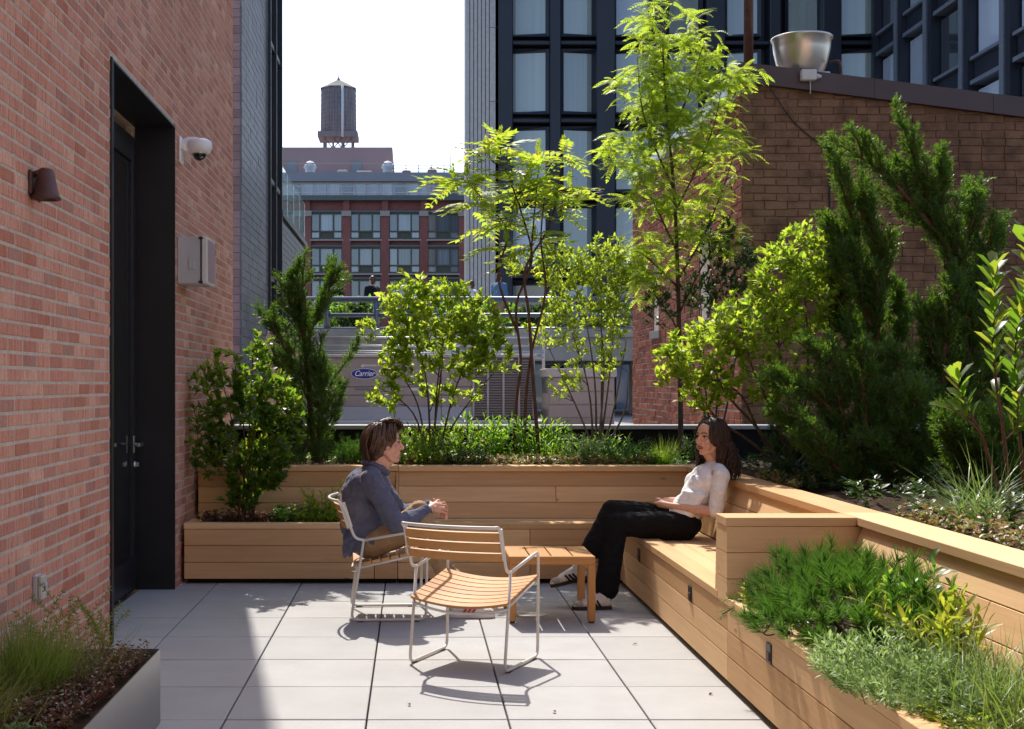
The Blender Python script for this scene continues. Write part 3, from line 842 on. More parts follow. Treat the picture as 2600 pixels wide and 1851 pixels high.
h2 = tag(empty('rooftop_unit', (3.15, 24.2, 0.72)), 'smaller grey rooftop unit half hidden behind shrub stems', 'air conditioner')
mb = MB(); mb.bbox(-0.62, 0.62, 0, 1.2, -0.17, 0.86, .01); mb.build('cabinet', M['hvac'], h2)
mb = MB(); mb.bbox(-0.66, 0.66, -0.04, 1.24, 0.861, 1.02, .01); mb.build('lid', M['hvac_light'], h2)
for z_ in (0.1, 0.35, 0.6):
    mb = MB(); mb.bbox(-0.6, 0.6, -0.02, -0.0005, z_, z_+0.235, .008); mb.build('panel', M['hvac'], h2)
# thin silver guard rail behind the units
gr = tag(empty('guard_rail', (0, 27.2, 0.55)), 'thin silver pipe guard rail above the rooftop unit', 'railing')
M['galv'] = m_plain('galv', (0.55, 0.56, 0.58), 0.35, 0.8, 0.05)
for y_ in (857, 878, 892, 897, 909):
    z_ = PX(0, y_, 27.2).z - 0.55
    mb = MB(); mb.tube([(-2.6, 0, z_), (2.75, 0, z_)], 0.022, 6); mb.build('rail', M['galv'], gr)
for x_ in (-2.6, -1.95, 0.1, 1.4, 2.75):
    mb = MB(); mb.box(x_-0.03, x_+0.03, 0.02, 0.06, 0, 1.9); mb.build('post', M['galv'], gr)

# ================================================================== elevated walkway with railing, planting and strollers
DZ_ = 2.95; WYf = 36.0
wk = tag(empty('elevated_walkway', (8, WYf, 0)), 'elevated concrete walkway crossing behind the roof', 'walkway')
mb = MB(); mb.box(-14, 22, 0, 7.5, 2.1, 2.93); mb.build('deck', M['concrete'], wk)
mb = MB(); mb.box(-14, 22, -0.15, -0.001, 2.75, 2.98); mb.build('kerb', M['concrete'], wk)
for x_ in (-9, -1.0, 8, 17):
    mb = MB(); mb.box(x_-0.4, x_+0.4, 2.5, 3.5, -9, 2.099); mb.build('column', M['concrete'], wk)
M['rail_blue'] = m_plain('rail_blue', (0.14, 0.16, 0.20), 0.38, 0.3, 0.08)
rr = tag(empty('walkway_railing', (0, WYf+0.1, DZ_)), 'heavy blue grey pipe railing along the elevated walkway', 'railing')
for z_, r_ in ((0.86, 0.085), (0.42, 0.06), (0.04, 0.05)):
    mb = MB(); mb.tube([(-6, 0, z_), (22, 0, z_)], r_, 10); mb.build('rail', M['rail_blue'], rr)
for x_ in (-4.6, -2.4, -1.02, 1.4, 4.5, 7.0, 9.5):
    mb = MB(); mb.tube([(x_, 0.02, 0), (x_, 0.02, 0.9)], 0.09, 10); mb.build('post', M['rail_blue'], rr)

# ================================================================== dark hotel
M['navy'] = m_plain('navy', (0.022, 0.026, 0.038), 0.42, 0.2, 0.15, 1.0)
M['concrete_rib'] = m_plain('concrete_rib', (0.52, 0.50, 0.48), 0.85, 0, 0.12, 6, bump=0.6, bscale=40)
M['conc_dark'] = m_plain('conc_dark', (0.29, 0.285, 0.28), 0.85, 0, 0.12, 3, bump=0.5, bscale=20)
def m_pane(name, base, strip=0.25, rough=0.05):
    """window glass with drawn curtains in its base colour, some with reflected sky"""
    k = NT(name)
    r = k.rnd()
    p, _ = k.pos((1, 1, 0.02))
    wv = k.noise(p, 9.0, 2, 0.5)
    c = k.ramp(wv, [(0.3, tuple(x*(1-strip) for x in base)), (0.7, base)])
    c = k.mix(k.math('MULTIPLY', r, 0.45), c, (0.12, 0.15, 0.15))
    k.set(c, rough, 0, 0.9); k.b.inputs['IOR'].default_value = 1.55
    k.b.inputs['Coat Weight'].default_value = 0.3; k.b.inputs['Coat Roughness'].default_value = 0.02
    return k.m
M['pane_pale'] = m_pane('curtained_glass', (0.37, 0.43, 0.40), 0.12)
M['pane_painted_sky'] = m_pane('painted_sky_glass', (0.56, 0.63, 0.74), 0.06)  # pale sky reflection put into the base colour of the pane
M['pane_dark'] = m_pane('dark_pane', (0.05, 0.06, 0.07), 0.3)
TY = 48.0
ht = tag(empty('dark_hotel', (0, TY, 0)), 'tall dark navy hotel tower with curtained windows and grey ribbed edge', 'building')
def hx(px): return (px*1.13985 - VPX)/FPX*TY
def hz(py): return CAM_H - (py*1.13985 - VPY)/FPX*TY
xe, xc = hx(1035), hx(1110)
mb = MB(); mb.box(xe+0.05, xc, 0.1, 1.6, -9, 34); mb.build('edge_core', M['conc_dark'], ht)
for i in range(6):
    a = xe + 0.05 + i*0.145
    mb = MB(); mb.box(a+0.01, a+0.125, -0.02+0.0*i, 0.099, -9, 34); mb.build('rib', M['concrete_rib'], ht)
for j in range(9):
    z_ = hz(250) + (j-3)*2.74*1.0 + 0.4
    mb = MB(); mb.box(xe+0.93, xc-0.002, -0.05, 0.099, z_, z_+2.72); mb.build('edge_panel', M['concrete_rib'], ht)
mb = MB(); mb.box(xc, 60, 0.75, 14, -9, 34); mb.build('core', M['navy'], ht)
wins = [(1145, 1217), (1258, 1322), (1378, 1448), (1495, 1562), (1628, 1692), (1762, 1830), (1878, 1948)]
FH = 174.0; rows = []
for j in range(-3, 5):
    rows.append((112 + FH*j, 243 + FH*j))
piers = [1110] + [(a[1]+b[0])/2 for a, b in zip(wins[:-1], wins[1:])] + [1962]
for i, px in enumerate(piers):
    wdt = 0.34 if i in (0, 2, 4, 6) else 0.2
    c = hx(px) + (0.2 if i == 0 else 0)
    mb = MB(); mb.bbox(c-wdt, c+wdt, -0.05, 0.75, -9, 34, .03); mb.build('pier', M['navy'], ht)
for j, (yt, yb) in enumerate(rows):
    zt, zb = hz(yt), hz(yb)
    zs_t, zs_b = zb - 0.1, hz(yt + FH) + 0.12
    mb = MB(); mb.bbox(hx(1112), hx(1960), 0.12, 0.74, zs_b+0.12, zs_t-0.22, .03); mb.build('spandrel', M['navy'], ht)
    for i, (xa, xb) in enumerate(wins):
        X0, X1 = hx(xa), hx(xb)
        tilt = 0.10 if i % 2 == 0 else -0.10
        wd = empty('window', (0, 0, 0)); wd.parent = ht
        mb = MB(); mb.hexa([(X0, 0.45+tilt, zb), (X1, 0.45-tilt, zb), (X1, 0.6-tilt, zb), (X0, 0.6+tilt, zb), (X0, 0.45+tilt, zt), (X1, 0.45-tilt, zt), (X1, 0.6-tilt, zt), (X0, 0.6+tilt, zt)])
        mb.build('pane', M['pane_pale'] if (i*7+j*3) % 5 else M['pane_painted_sky'], wd)
        mb = MB(); f = 0.13
        mb.hexa([(X0-f, 0.28, zb-f), (X0, 0.43+tilt, zb), (X0, 0.7, zb), (X0-f, 0.7, zb-f), (X0-f, 0.28, zt+f), (X0, 0.43+tilt, zt), (X0, 0.7, zt), (X0-f, 0.7, zt+f)])
        mb.hexa([(X1, 0.43-tilt, zb), (X1+f, 0.28, zb-f), (X1+f, 0.7, zb-f), (X1, 0.7, zb), (X1, 0.43-tilt, zt), (X1+f, 0.28, zt+f), (X1+f, 0.7, zt+f), (X1, 0.7, zt)])
        mb.hexa([(X0-f, 0.28, zb-f), (X1+f, 0.28, zb-f), (X1+f, 0.7, zb-f), (X0-f, 0.7, zb-f), (X0, 0.43+tilt, zb), (X1, 0.43-tilt, zb), (X1, 0.7, zb), (X0, 0.7, zb)])
        mb.hexa([(X0, 0.43+tilt, zt), (X1, 0.43-tilt, zt), (X1, 0.7, zt), (X0, 0.7, zt), (X0-f, 0.28, zt+f), (X1+f, 0.28, zt+f), (X1+f, 0.7, zt+f), (X0-f, 0.7, zt+f)])
        mb.build('frame', M['navy'], wd)
# the wing of the hotel that comes towards us on the right
wg = tag(empty('hotel_wing', (hx(1956), TY, 0)), 'projecting dark hotel wing with large panes at top right', 'building')
mb = MB(); mb.box(0.3, 12, -18, -0.06, -9, 34); mb.build('core', M['navy'], wg)
yw = [0.0, -2.6, -5.2, -8.0, -10.8, -13.6, -17.0]
M['frame_grey'] = m_plain('frame_grey', (0.20, 0.225, 0.27), 0.4, 0.3)
for i, y_ in enumerate(yw):
    for d_ in (0.0, 0.42):
        if i == 0 and d_: continue
        mb = MB(); mb.box(-0.35, 0.299, y_-0.42+d_-0.14, y_-0.42+d_+0.14, -2, 34); mb.build('mullion', M['frame_grey'] if d_ else M['navy'], wg)
for j in range(-2, 6):
    zb = hz(243 + FH*j) - 0.35
    for i in range(len(yw)-1):
        mb = MB(); mb.box(-0.3, 0.298, yw[i+1]+0.2, yw[i]-0.6, zb-0.75, zb-0.62); mb.box(-0.3, 0.298, yw[i+1]+0.2, yw[i]-0.6, zb, zb+0.1); mb.build('spandrel_trim', M['frame_grey'], wg)
        mb = MB(); mb.box(-0.16, 0.297, yw[i+1]+0.2, yw[i]-0.6, zb-0.62, zb); mb.build('spandrel', M['navy'], wg)
        mb = MB(); y_a, y_b = yw[i+1]+0.25, yw[i]-0.65
        mb.box(-0.05, 0.296, y_a, y_b, zb+0.1, zb+1.99)
        mb.build('pane', M['pane_painted_sky'] if (i+j) % 3 != 2 else M['pane_dark'], wg)

# ================================================================== red brick building and water tower far away
RY = 115.0
def rx(px): return (px*1.13985 - VPX)/FPX*RY
def rz(py): return CAM_H - (py*1.13985 - VPY)/FPX*RY
def m_farbrick():
    k = NT('far_red_brick')
    p, _ = k.pos()
    br = k.n('ShaderNodeTexBrick'); br.inputs['Scale'].default_value = 3.0
    br.inputs['Color1'].default_value = (0.30, 0.095, 0.078, 1); br.inputs['Color2'].default_value = (0.36, 0.125, 0.10, 1); br.inputs['Mortar'].default_value = (0.33, 0.18, 0.155, 1)
    mp = k.n('ShaderNodeMapping'); mp.inputs['Rotation'].default_value = (R(90), 0, 0)
    k.l(p, mp.inputs['Vector']); k.l(mp.outputs[0], br.inputs['Vector'])
    c = k.mix(0.5, br.outputs['Color'], k.ramp(k.noise(p, 0.5, 5), [(0.3, (0.3, 0.3, 0.3)), (0.7, (0.66, 0.66, 0.66))]), 'SOFT_LIGHT')
    k.set(c, 0.9, 0, 0.2); return k.m
M['far_brick'] = m_farbrick()
M['stone'] = m_plain('stone', (0.45, 0.40, 0.35), 0.9); M['olive'] = m_plain('olive', (0.11, 0.105, 0.075), 0.6); M['cornice'] = m_plain('cornice', (0.17, 0.185, 0.17), 0.7)
M['far_grey'] = m_plain('far_grey', (0.30, 0.315, 0.335), 0.7, 0, 0.08, 0.3); M['far_mauve'] = m_plain('far_mauve', (0.42, 0.29, 0.285), 0.8, 0, 0.06, 0.4)
M['far_glass'] = m_pane('far_glass', (0.16, 0.19, 0.21), 0.4); M['far_glass_pale'] = m_pane('far_glass_pale', (0.46, 0.50, 0.53), 0.35)
M['far_white'] = m_plain('far_white', (0.62, 0.64, 0.66), 0.6)
rb = tag(empty('brick_apartment_block', (rx(830), RY, -9)), 'red brick apartment block with rows of three part windows', 'building')
ox = rx(830)
def lx(px): return rx(px) - ox
def lz(py, dy=0.0): return CAM_H - (py*1.13985 - VPY)/FPX*(RY+dy) + 9
mb = MB(); mb.box(lx(560), lx(1120), 0.3, 22, 0, lz(440)); mb.build('wall', M['far_brick'], rb)
mb = MB(); mb.box(lx(560), lx(1120), -0.35, 0.5, lz(447), lz(436)); mb.build('cornice', M['cornice'], rb)
wx = [(607, 675), (693, 762), (781, 848), (867, 935), (953, 1022), (1040, 1108)]
px_ = [(675, 693), (762, 781), (848, 867), (935, 953), (1022, 1040)]
for (a, b) in px_:
    mb = MB(); mb.box(lx(a), lx(b), -0.1, 0.299, 0, lz(482)); mb.build('pier', M['far_brick'], rb)
    mb = MB(); mb.box(lx(a)-.05, lx(b)+.05, -0.22, 0.299, lz(481.9), lz(470)); mb.build('capital', M['stone'], rb)
    mb = MB(); mb.box(lx(a)+.1, lx(b)-.1, -0.08, 0.299, lz(469.9), lz(447.1)); mb.build('pier', M['far_brick'], rb)
rows_r = [(475, 531), (552, 607), (624, 680), (697, 752)]
for ri, (yt, yb) in enumerate(rows_r):
    for i, (a, b) in enumerate(wx):
        X0, X1, z0, z1 = lx(a), lx(b), lz(yb), lz(yt)
        wd = empty('window', (0, 0, 0)); wd.parent = rb
        W_ = X1-X0; t = 0.07
        mb = MB(); mb.box(X0, X1, 0.22, 0.298, z0, z1); mb.build('backing', M['far_glass'], wd)
        mb = MB()
        for xx in (X0, X0+W_*0.28, X0+W_*0.72, X1):
            mb.box(xx-t, xx+t, 0.02, 0.16, z0, z1)
        mb.box(X0, X1, 0.03, 0.17, z0-t, z0+t); mb.box(X0, X1, 0.03, 0.17, z1-t, z1+t); mb.box(X0, X1, 0.04, 0.18, z0+0.62-t, z0+0.62+t)
        mb.build('frame', M['olive'], wd)
        for kx, (u0, u1) in enumerate(((0, .28), (.28, .72), (.72, 1))):
            mb = MB(); mb.box(X0+W_*u0+t, X0+W_*u1-t, 0.19, 0.219, z0+0.69, z1-t); mb.build('pane', M['far_glass_pale'] if (kx == 1 and (i+ri) % 2) or (i*3+ri+kx) % 5 == 0 else M['far_glass'], wd)
            mb = MB(); mb.box(X0+W_*u0+t, X0+W_*u1-t, 0.12, 0.219, z0+t, z0+0.55); mb.build('lower_panel', M['olive'] if kx == 1 else M['far_glass_pale'], wd)
        mb = MB(); mb.box(X0-0.1, X1+0.1, -0.12, 0.18, z0-0.22, z0-t-.01); mb.build('sill', M['stone'], wd)
        mb = MB(); mb.box(X0-0.1, X1+0.1, -0.06, 0.18, z1+t+.01, z1+0.25); mb.build('lintel', M['cornice'], wd)
# set back upper floor
mb = MB(); mb.box(lx(560), lx(1120), 3.0, 20, lz(438, 2.8), lz(405, 2.8)); mb.build('upper_floor', M['far_white'], rb)
for i in range(13):
    a = 640 + i*30
    mb = MB(); mb.box(lx(a), lx(a+22), 2.9, 2.999, lz(436, 2.8), lz(409, 2.8)); mb.build('upper_window', M['far_glass_pale'] if i % 4 else M['far_glass'], rb)
for zr in (414, 428):
    mb = MB(); mb.box(lx(560), lx(1120), 0.6, 0.66, lz(zr+1.2, 0.6), lz(zr, 0.6)); mb.build('terrace_rail', M['far_white'], rb)
mb = MB(); mb.box(lx(560), lx(1120), 2.5, 20.5, lz(404.8, 2.8), lz(385, 2.8)); mb.build('parapet', M['far_grey'], rb)
mb = MB(); mb.box(lx(560), lx(872), 6, 18, lz(384.8, 6.0), lz(328, 6.0)); mb.build('penthouse', M['far_mauve'], rb)
for (a, b) in ((625, 648), (776, 800)):
    mb = MB(); mb.box(lx(a), lx(b), 5.9, 5.999, lz(384, 6.0), lz(358, 6.0)); mb.build('penthouse_door', M['far_grey'], rb)
for zr in (367, 374, 381):
    mb = MB(); mb.box(lx(872), lx(1006), 3.0, 3.08, lz(zr+1, 2.8), lz(zr, 2.8)); mb.build('roof_rail', M['far_grey'], rb)
mb = MB(); mb.box(lx(560), lx(872), 3.0, 3.08, lz(364, 2.8), lz(362, 2.8)); mb.build('roof_rail', M['stone'], rb)
for p_ in (875, 903, 932, 962, 990, 1004):
    mb = MB(); mb.box(lx(p_), lx(p_)+0.08, 3.0, 3.08, lz(385, 2.8), lz(367 if p_ < 1000 else 345, 2.8)); mb.build('rail_post', M['far_grey'], rb)
for p_ in (684, 862):
    mb = MB(); mb.lathe([(0.45, 0), (0.45, 0.35), (0.62, 0.45), (0.5, 0.7), (0.3, 1.0), (0, 1.1)], (lx(p_), 3.4, lz(385, 3.4)), 14); mb.build('roof_vent', M['far_white'], rb)
for (a, b, y_) in ((746, 770, 378), (790, 826, 380), (895, 915, 379), (953, 975, 377)):
    mb = MB(); mb.bbox(lx(a), lx(b), 3.3, 4.2, lz(386, 3.4), lz(y_, 3.4), .1); mb.build('roof_clutter', M['far_brick'] if a % 2 else M['stone'], rb)

wt = tag(empty('water_tower', (rx(754)*1.13, 130.0, 0)), 'weathered wooden rooftop water tower with conical roof', 'water tower')
S130 = 130/FPX*1.13985
def tz(py): return CAM_H - (py*1.13985 - VPY)/FPX*130
k = NT('weathered_wood'); p, _ = k.pos((1, 1, 0.12)); c = k.ramp(k.noise(p, 4.0, 5, 0.7), [(0.3, (0.15, 0.135, 0.138)), (0.7, (0.30, 0.28, 0.28))]); r_ = k.rnd(); c = k.mix(k.math('MULTIPLY', r_, 0.5), c, (0.18, 0.165, 0.17)); k.set(c, 0.85); M['old_wood'] = k.m
rad = 40*S130
zb, zt = tz(299), tz(199)
for i in range(40):
    a0, a1 = 2*math.pi*i/40+0.008, 2*math.pi*(i+1)/40-0.008
    mb = MB(); p4 = [(math.cos(a)*r, math.sin(a)*r) for r in (rad-0.12, rad) for a in (a0, a1)]
    mb.hexa([(p4[0][0], p4[0][1], zb), (p4[2][0], p4[2][1], zb), (p4[3][0], p4[3][1], zb), (p4[1][0], p4[1][1], zb), (p4[0][0]*.97, p4[0][1]*.97, zt), (p4[2][0]*.97, p4[2][1]*.97, zt), (p4[3][0]*.97, p4[3][1]*.97, zt), (p4[1][0]*.97, p4[1][1]*.97, zt)])
    mb.build('stave', M['old_wood'], wt)
for i in range(11):
    z_ = zb + 0.15 + (zt-zb-0.3)*(i/10)**1.25
    rr_ = rad*(1 - 0.03*(z_-zb)/(zt-zb)) + 0.012
    mb = MB(); mb.lathe([(rr_, -0.02), (rr_+0.02, -0.02), (rr_+0.02, 0.02), (rr_, 0.02)], (0, 0, z_), 40, False); mb.build('hoop', M['old_wood'], wt)
M['tar_roof'] = m_plain('tar_roof', (0.20, 0.20, 0.18), 0.8, 0, 0.2, 1.0)
zp = tz(176)
for i in range(8):
    a0, a1 = 2*math.pi*(i-.5)/8, 2*math.pi*(i+.5)/8
    R1 = rad*1.06
    mb = MB(); mb.add([(R1*math.cos(a0), R1*math.sin(a0), zt), (R1*math.cos(a1), R1*math.sin(a1), zt), (0, 0, zp), (R1*math.cos(a0), R1*math.sin(a0), zt-.1), (R1*math.cos(a1), R1*math.sin(a1), zt-.1)], [(0, 1, 2), (3, 4, 1, 0)]); mb.build('roof_panel', M['tar_roof'], wt)
mb = MB(); mb.lathe([(0.16, 0), (0.12, 0.15), (0.05, 0.2), (0.03, 0.5), (0, 0.55)], (0, 0, zp-.08), 10); mb.build('finial', M['old_wood'], wt)
mb = MB(); mb.tube([(rad*0.27, -rad*1.0, zb-.6), (rad*0.27, -rad*0.98, zt)], 0.13, 8); mb.build('pipe', M['far_white'], wt)
mb = MB(); mb.box(-rad*1.1, rad*1.1, -rad*1.0, rad*1.0, zb-0.55, zb-0.02); mb.build('platform', M['old_wood'], wt)
zl = CAM_H - (331*1.13985 - VPY)/FPX*122
for (xa, ya) in ((-.75, -.75), (-.25, -.75), (.25, -.75), (.8, -.75), (-.75, .75), (.25, .75), (.8, .75)):
    mb = MB(); mb.box(xa*rad-0.1, xa*rad+0.1, ya*rad-0.1, ya*rad+0.1, zl, zb-.54); mb.build('leg', M['old_wood'], wt)
for (a, b) in ((-.75, .25), (.25, -.75), (-.25, .8), (.8, -.25)):
    mb = MB(); mb.tube([(a*rad, -.76*rad, zl), (b*rad, -.76*rad, zb-.55)], 0.06, 5); mb.build('brace', M['old_wood'], wt)
# ================================================================== plant toolkit
def np_mesh(name, V, F, mat, smooth=False):
    me = bpy.data.meshes.new(name)
    V = np.asarray(V, dtype=np.float32); F = np.asarray(F, dtype=np.int32)
    k = F.shape[1]
    me.vertices.add(len(V)); me.vertices.foreach_set('co', V.ravel())
    me.loops.add(F.size); me.loops.foreach_set('vertex_index', F.ravel())
    me.polygons.add(len(F)); me.polygons.foreach_set('loop_start', np.arange(0, F.size, k, dtype=np.int32))
    try: me.polygons.foreach_set('loop_total', np.full(len(F), k, dtype=np.int32))
    except Exception: pass
    me.polygons.foreach_set('use_smooth', np.full(len(F), smooth, dtype=bool))
    me.materials.append(mat)
    me.update(calc_edges=True); me.validate()
    return me

def T_leaf(w=0.2, fold=0.05, droop=0.1, peak=0.4):
    v = [(0, 0, 0), (peak*.7, w*.85, fold), (peak*.7, 0, 0), (peak*.7, -w*.85, fold), (peak*1.55, w*.95, fold*.7-droop*.3), (peak*1.55, 0, -droop*.35), (peak*1.55, -w*.95, fold*.7-droop*.3), (1, 0, -droop)]
    f = [(0, 2, 1), (0, 3, 2), (1, 2, 5), (1, 5, 4), (2, 3, 6), (2, 6, 5), (4, 5, 7), (5, 6, 7)]
    return np.array(v, float), np.array(f)
def T_blade(w=0.08, droop=0.15):
    v = [(0, w*.3, 0), (0, -w*.3, 0), (.45, w, .0), (.45, -w, .0), (1, 0, -droop)]
    return np.array(v, float), np.array([(0, 1, 3), (0, 3, 2), (2, 3, 4)])
def T_pinnate(pairs=7, ll=0.22, lw=0.06, droop=0.35, ang=62, curve=1.0):
    V = []; F = []
    def rach(t): return np.array([t, 0, 0.12*math.sin(t*math.pi*.6) - droop*t*t])
    n = 6
    for i in range(n):
        a, b = rach(i/n), rach((i+1)/n); k = len(V)
        V += [a + (0, .008, 0), a - (0, .008, 0), b + (0, .006, 0), b - (0, .006, 0)]; F += [(k, k+1, k+3), (k, k+3, k+2)]
    for i in range(pairs):
        t = 0.14 + 0.82*i/(pairs-1); p = rach(t)
        s = ll*(0.65 + 0.5*math.sin(math.pi*min(1, (t*0.95)**.9)))
        for sg in (-1, 1):
            a = math.radians(ang*(1-0.35*t)); d = np.array([math.cos(a), sg*math.sin(a), -0.28]); d /= np.linalg.norm(d)
            q = np.array([-math.sin(a), sg*math.cos(a), 0]); k = len(V)
            V += [p, p + d*s*.4 + q*lw, p + d*s*.4 - q*lw + (0, 0, -.01), p + d*s + (0, 0, -s*.12)]
            F += [(k, k+2, k+1), (k+1, k+2, k+3)]
    p = rach(1.0); k = len(V); V += [p, p + (ll*.4, lw, -.02), p + (ll*.4, -lw, -.02), p + (ll, 0, -.08)]; F += [(k, k+2, k+1), (k+1, k+2, k+3)]
    return np.array(V, float), np.array(F)
def T_sprig(n=11, seed=0, w=0.05, spread=0.30):
    """short scaly conifer spray"""
    rg = random.Random(seed); V = []; F = []
    for i in range(n):
        t = 0.06 + 0.86*i/n; a = i*2.4 + rg.random()
        d = np.array([0.75, math.cos(a)*.62, math.sin(a)*.62]); L = spread*(1.25 - 0.6*t)
        p = np.array([t, 0, 0]); k = len(V); e = np.cross(d, [0.2, math.sin(a), -math.cos(a)]); e /= np.linalg.norm(e)
        V += [p + e*w, p - e*w, p + d*L]; F += [(k, k+1, k+2)]
    k = len(V); V += [np.array([0, w*.8, 0.]), np.array([0, -w*.8, 0.]), np.array([1.15, 0, 0.])]; F += [(k, k+1, k+2)]
    return np.array(V, float), np.array(F)
def T_needles(n=46, seed=0, w=0.012, ang=48):
    rg = random.Random(seed); V = []; F = []
    for i in range(n):
        t = 0.55*rg.random(); a = rg.random()*6.283; b = math.radians(ang*(1.15 - t) * rg.uniform(.6, 1.15))
        d = np.array([math.cos(b), math.sin(b)*math.cos(a), math.sin(b)*math.sin(a)]); e = np.cross(d, [0, -math.sin(a), math.cos(a)]); e /= (np.linalg.norm(e)+1e-9)
        p = np.array([t, 0, 0]); L = rg.uniform(.6, .8); k = len(V)
        V += [p + e*w, p - e*w, p + d*L]; F += [(k, k+1, k+2)]
    return np.array(V, float), np.array(F)

class Leaves:
    """placements of one leaf shape: position, axis, normal, length"""
    def __init__(self): self.p = []; self.d = []; self.n = []; self.s = []
    def add(self, p, d, n, s): self.p.append(tuple(p)); self.d.append(tuple(d)); self.n.append(tuple(n)); self.s.append(s)
    def mats(self):
        P = np.array(self.p); Dv = np.array(self.d); N = np.array(self.n); s = np.array(self.s)
        x = Dv/(np.linalg.norm(Dv, axis=1, keepdims=True)+1e-9)
        z = N - x*np.sum(N*x, axis=1, keepdims=True)
        bad = np.linalg.norm(z, axis=1) < 1e-4; z[bad] = np.array([0.3, 0.5, 0.8])
        z /= np.linalg.norm(z, axis=1, keepdims=True)
        y = np.cross(z, x)
        return P, np.stack([x, y, z], axis=2)*s[:, None, None]
    def build(self, temps, mat, parent, origin, name='foliage', nind=0, indname='leaf', seed=0):
        if not self.p: return
        P, A = self.mats(); P = P - np.array(origin)
        rg = np.random.RandomState(seed)
        n = len(P); idx = rg.permutation(n)
        if nind:
            order = np.argsort(-np.array(self.s) * (1.0 + 0.15*rg.rand(n)) / np.array(self.p)[:, 1]); ind = order[:nind]; idx = order[nind:]
            mes = []
            for (v, f) in temps:
                mes.append(np_mesh(indname, v, f, mat, True))
            for c, i in enumerate(ind):
                o = link(indname, mes[c % len(mes)], parent)
                m = Matrix(A[i].tolist()).to_4x4(); m.translation = P[i].tolist()
                o.matrix_local = m
        if len(idx):
            Vs = []; Fs = []; off = 0
            for t, (v, f) in enumerate(temps):
                sel = idx[t::len(temps)]
                if not len(sel): continue
                vv = np.einsum('nij,kj->nki', A[sel], v) + P[sel][:, None, :]
                ff = f[None] + (np.arange(len(sel))*len(v))[:, None, None] + off
                Vs.append(vv.reshape(-1, 3)); Fs.append(ff.reshape(-1, f.shape[1])); off += len(sel)*len(v)
            o = link(name, np_mesh(name, np.concatenate(Vs), np.concatenate(Fs), mat, True), parent)
            tag(o, kind='stuff')

UP = Vector((0, 0, 1))
def rvec(rg, s=1.0): return Vector((rg.gauss(0, 1), rg.gauss(0, 1), rg.gauss(0, 1)))*s
def in_ell(rg, c, r, shell=0.35):
    while True:
        v = Vector((rg.uniform(-1, 1), rg.uniform(-1, 1), rg.uniform(-1, 1)))
        if v.length <= 1.0 and v.length > 1e-3: break
    L = v.length; v = v/L * (L**(1-shell) if shell else L) * (rg.uniform(1.05, 1.4) if rg.random() < .14 else 1.0)
    return Vector((c[0]+v.x*r[0], c[1]+v.y*r[1], c[2]+v.z*r[2]))

class Skel:
    def __init__(self): self.P = []; self.R = []; self.mb = MB()
    def stem(self, pts, r0, r1, n=6, k=5):
        path = smooth_path(pts, k)
        m = len(path); rs = [r0 + (r1-r0)*i/(m-1) for i in range(m)]
        self.mb.tube(path, rs, n, True, True)
        self.P += [tuple(p) for p in path]; self.R += rs
        return path
    def twig(self, target, rg, up=0.12, r1=0.0012, rmax=0.008, jag=0.03):
        A = np.array(self.P); t = np.array(target)
        d = t - A; dist = np.linalg.norm(d, axis=1) + np.maximum(0, A[:, 2] - t[2] + 0.02)*2.5
        i = int(np.argmin(dist)); a = Vector(self.P[i]); L = (target-a).length
        mid = a.lerp(target, 0.5) + rvec(rg, jag*L) - UP*(up*L*0.5) + (target-a).cross(UP)*0
        mid2 = a.lerp(target, 0.8) + rvec(rg, jag*L*.6) - UP*(up*L*0.2)
        r0 = min(rmax, max(r1*1.3, self.R[i]*0.7))
        path = smooth_path([a, mid, mid2, target], 3)
        m = len(path); rs = [r0 + (r1-r0)*q/(m-1) for q in range(m)]
        self.mb.tube(path, rs, 4, False, True)
        self.P += [tuple(p) for p in path[2:]]; self.R += rs[2:]
        return path

def disp_ell(cx, cy, rx, ry, Y, rY):
    s = 1.13985/FPX*Y
    return D(cx, cy, Y), (rx*s, rY, ry*s)

# leaf colours: reflected, transmitted
LM = {}
LM['yellow'] = m_leaf('leaf_yellow_green', [(0.10, 0.15, 0.02), (0.13, 0.18, 0.025), (0.08, 0.13, 0.02), (0.16, 0.19, 0.03)], [(0.52, 0.68, 0.05), (0.30, 0.48, 0.03), (0.66, 0.78, 0.07), (0.40, 0.58, 0.04), (0.76, 0.80, 0.09), (0.24, 0.40, 0.03)], 0.66)
LM['bay'] = m_leaf('leaf_bayberry', [(0.08, 0.13, 0.02), (0.10, 0.155, 0.025), (0.065, 0.11, 0.02)], [(0.52, 0.66, 0.055), (0.64, 0.74, 0.07), (0.42, 0.56, 0.04)], 0.64)
LM['locust'] = m_leaf('leaf_locust', [(0.075, 0.14, 0.02), (0.10, 0.17, 0.02), (0.06, 0.12, 0.018), (0.13, 0.17, 0.02)], [(0.48, 0.68, 0.045), (0.60, 0.76, 0.06), (0.38, 0.58, 0.035), (0.74, 0.76, 0.07)], 0.64)
LM['sumac'] = m_leaf('leaf_sumac', [(0.06, 0.12, 0.018), (0.085, 0.145, 0.02), (0.05, 0.10, 0.015)], [(0.46, 0.64, 0.045), (0.60, 0.72, 0.055), (0.38, 0.56, 0.035), (0.72, 0.68, 0.06)], 0.62)
LM['laurel'] = m_leaf('leaf_glossy', [(0.035, 0.075, 0.016), (0.05, 0.10, 0.02), (0.03, 0.065, 0.015), (0.065, 0.115, 0.02)], [(0.22, 0.42, 0.025), (0.36, 0.54, 0.04), (0.17, 0.34, 0.02), (0.55, 0.60, 0.05)], 0.52, 0.3)
LM['dark'] = m_leaf('leaf_dark', [(0.022, 0.045, 0.014), (0.032, 0.06, 0.018), (0.018, 0.038, 0.012)], [(0.06, 0.12, 0.015), (0.09, 0.17, 0.02)], 0.35, 0.4)
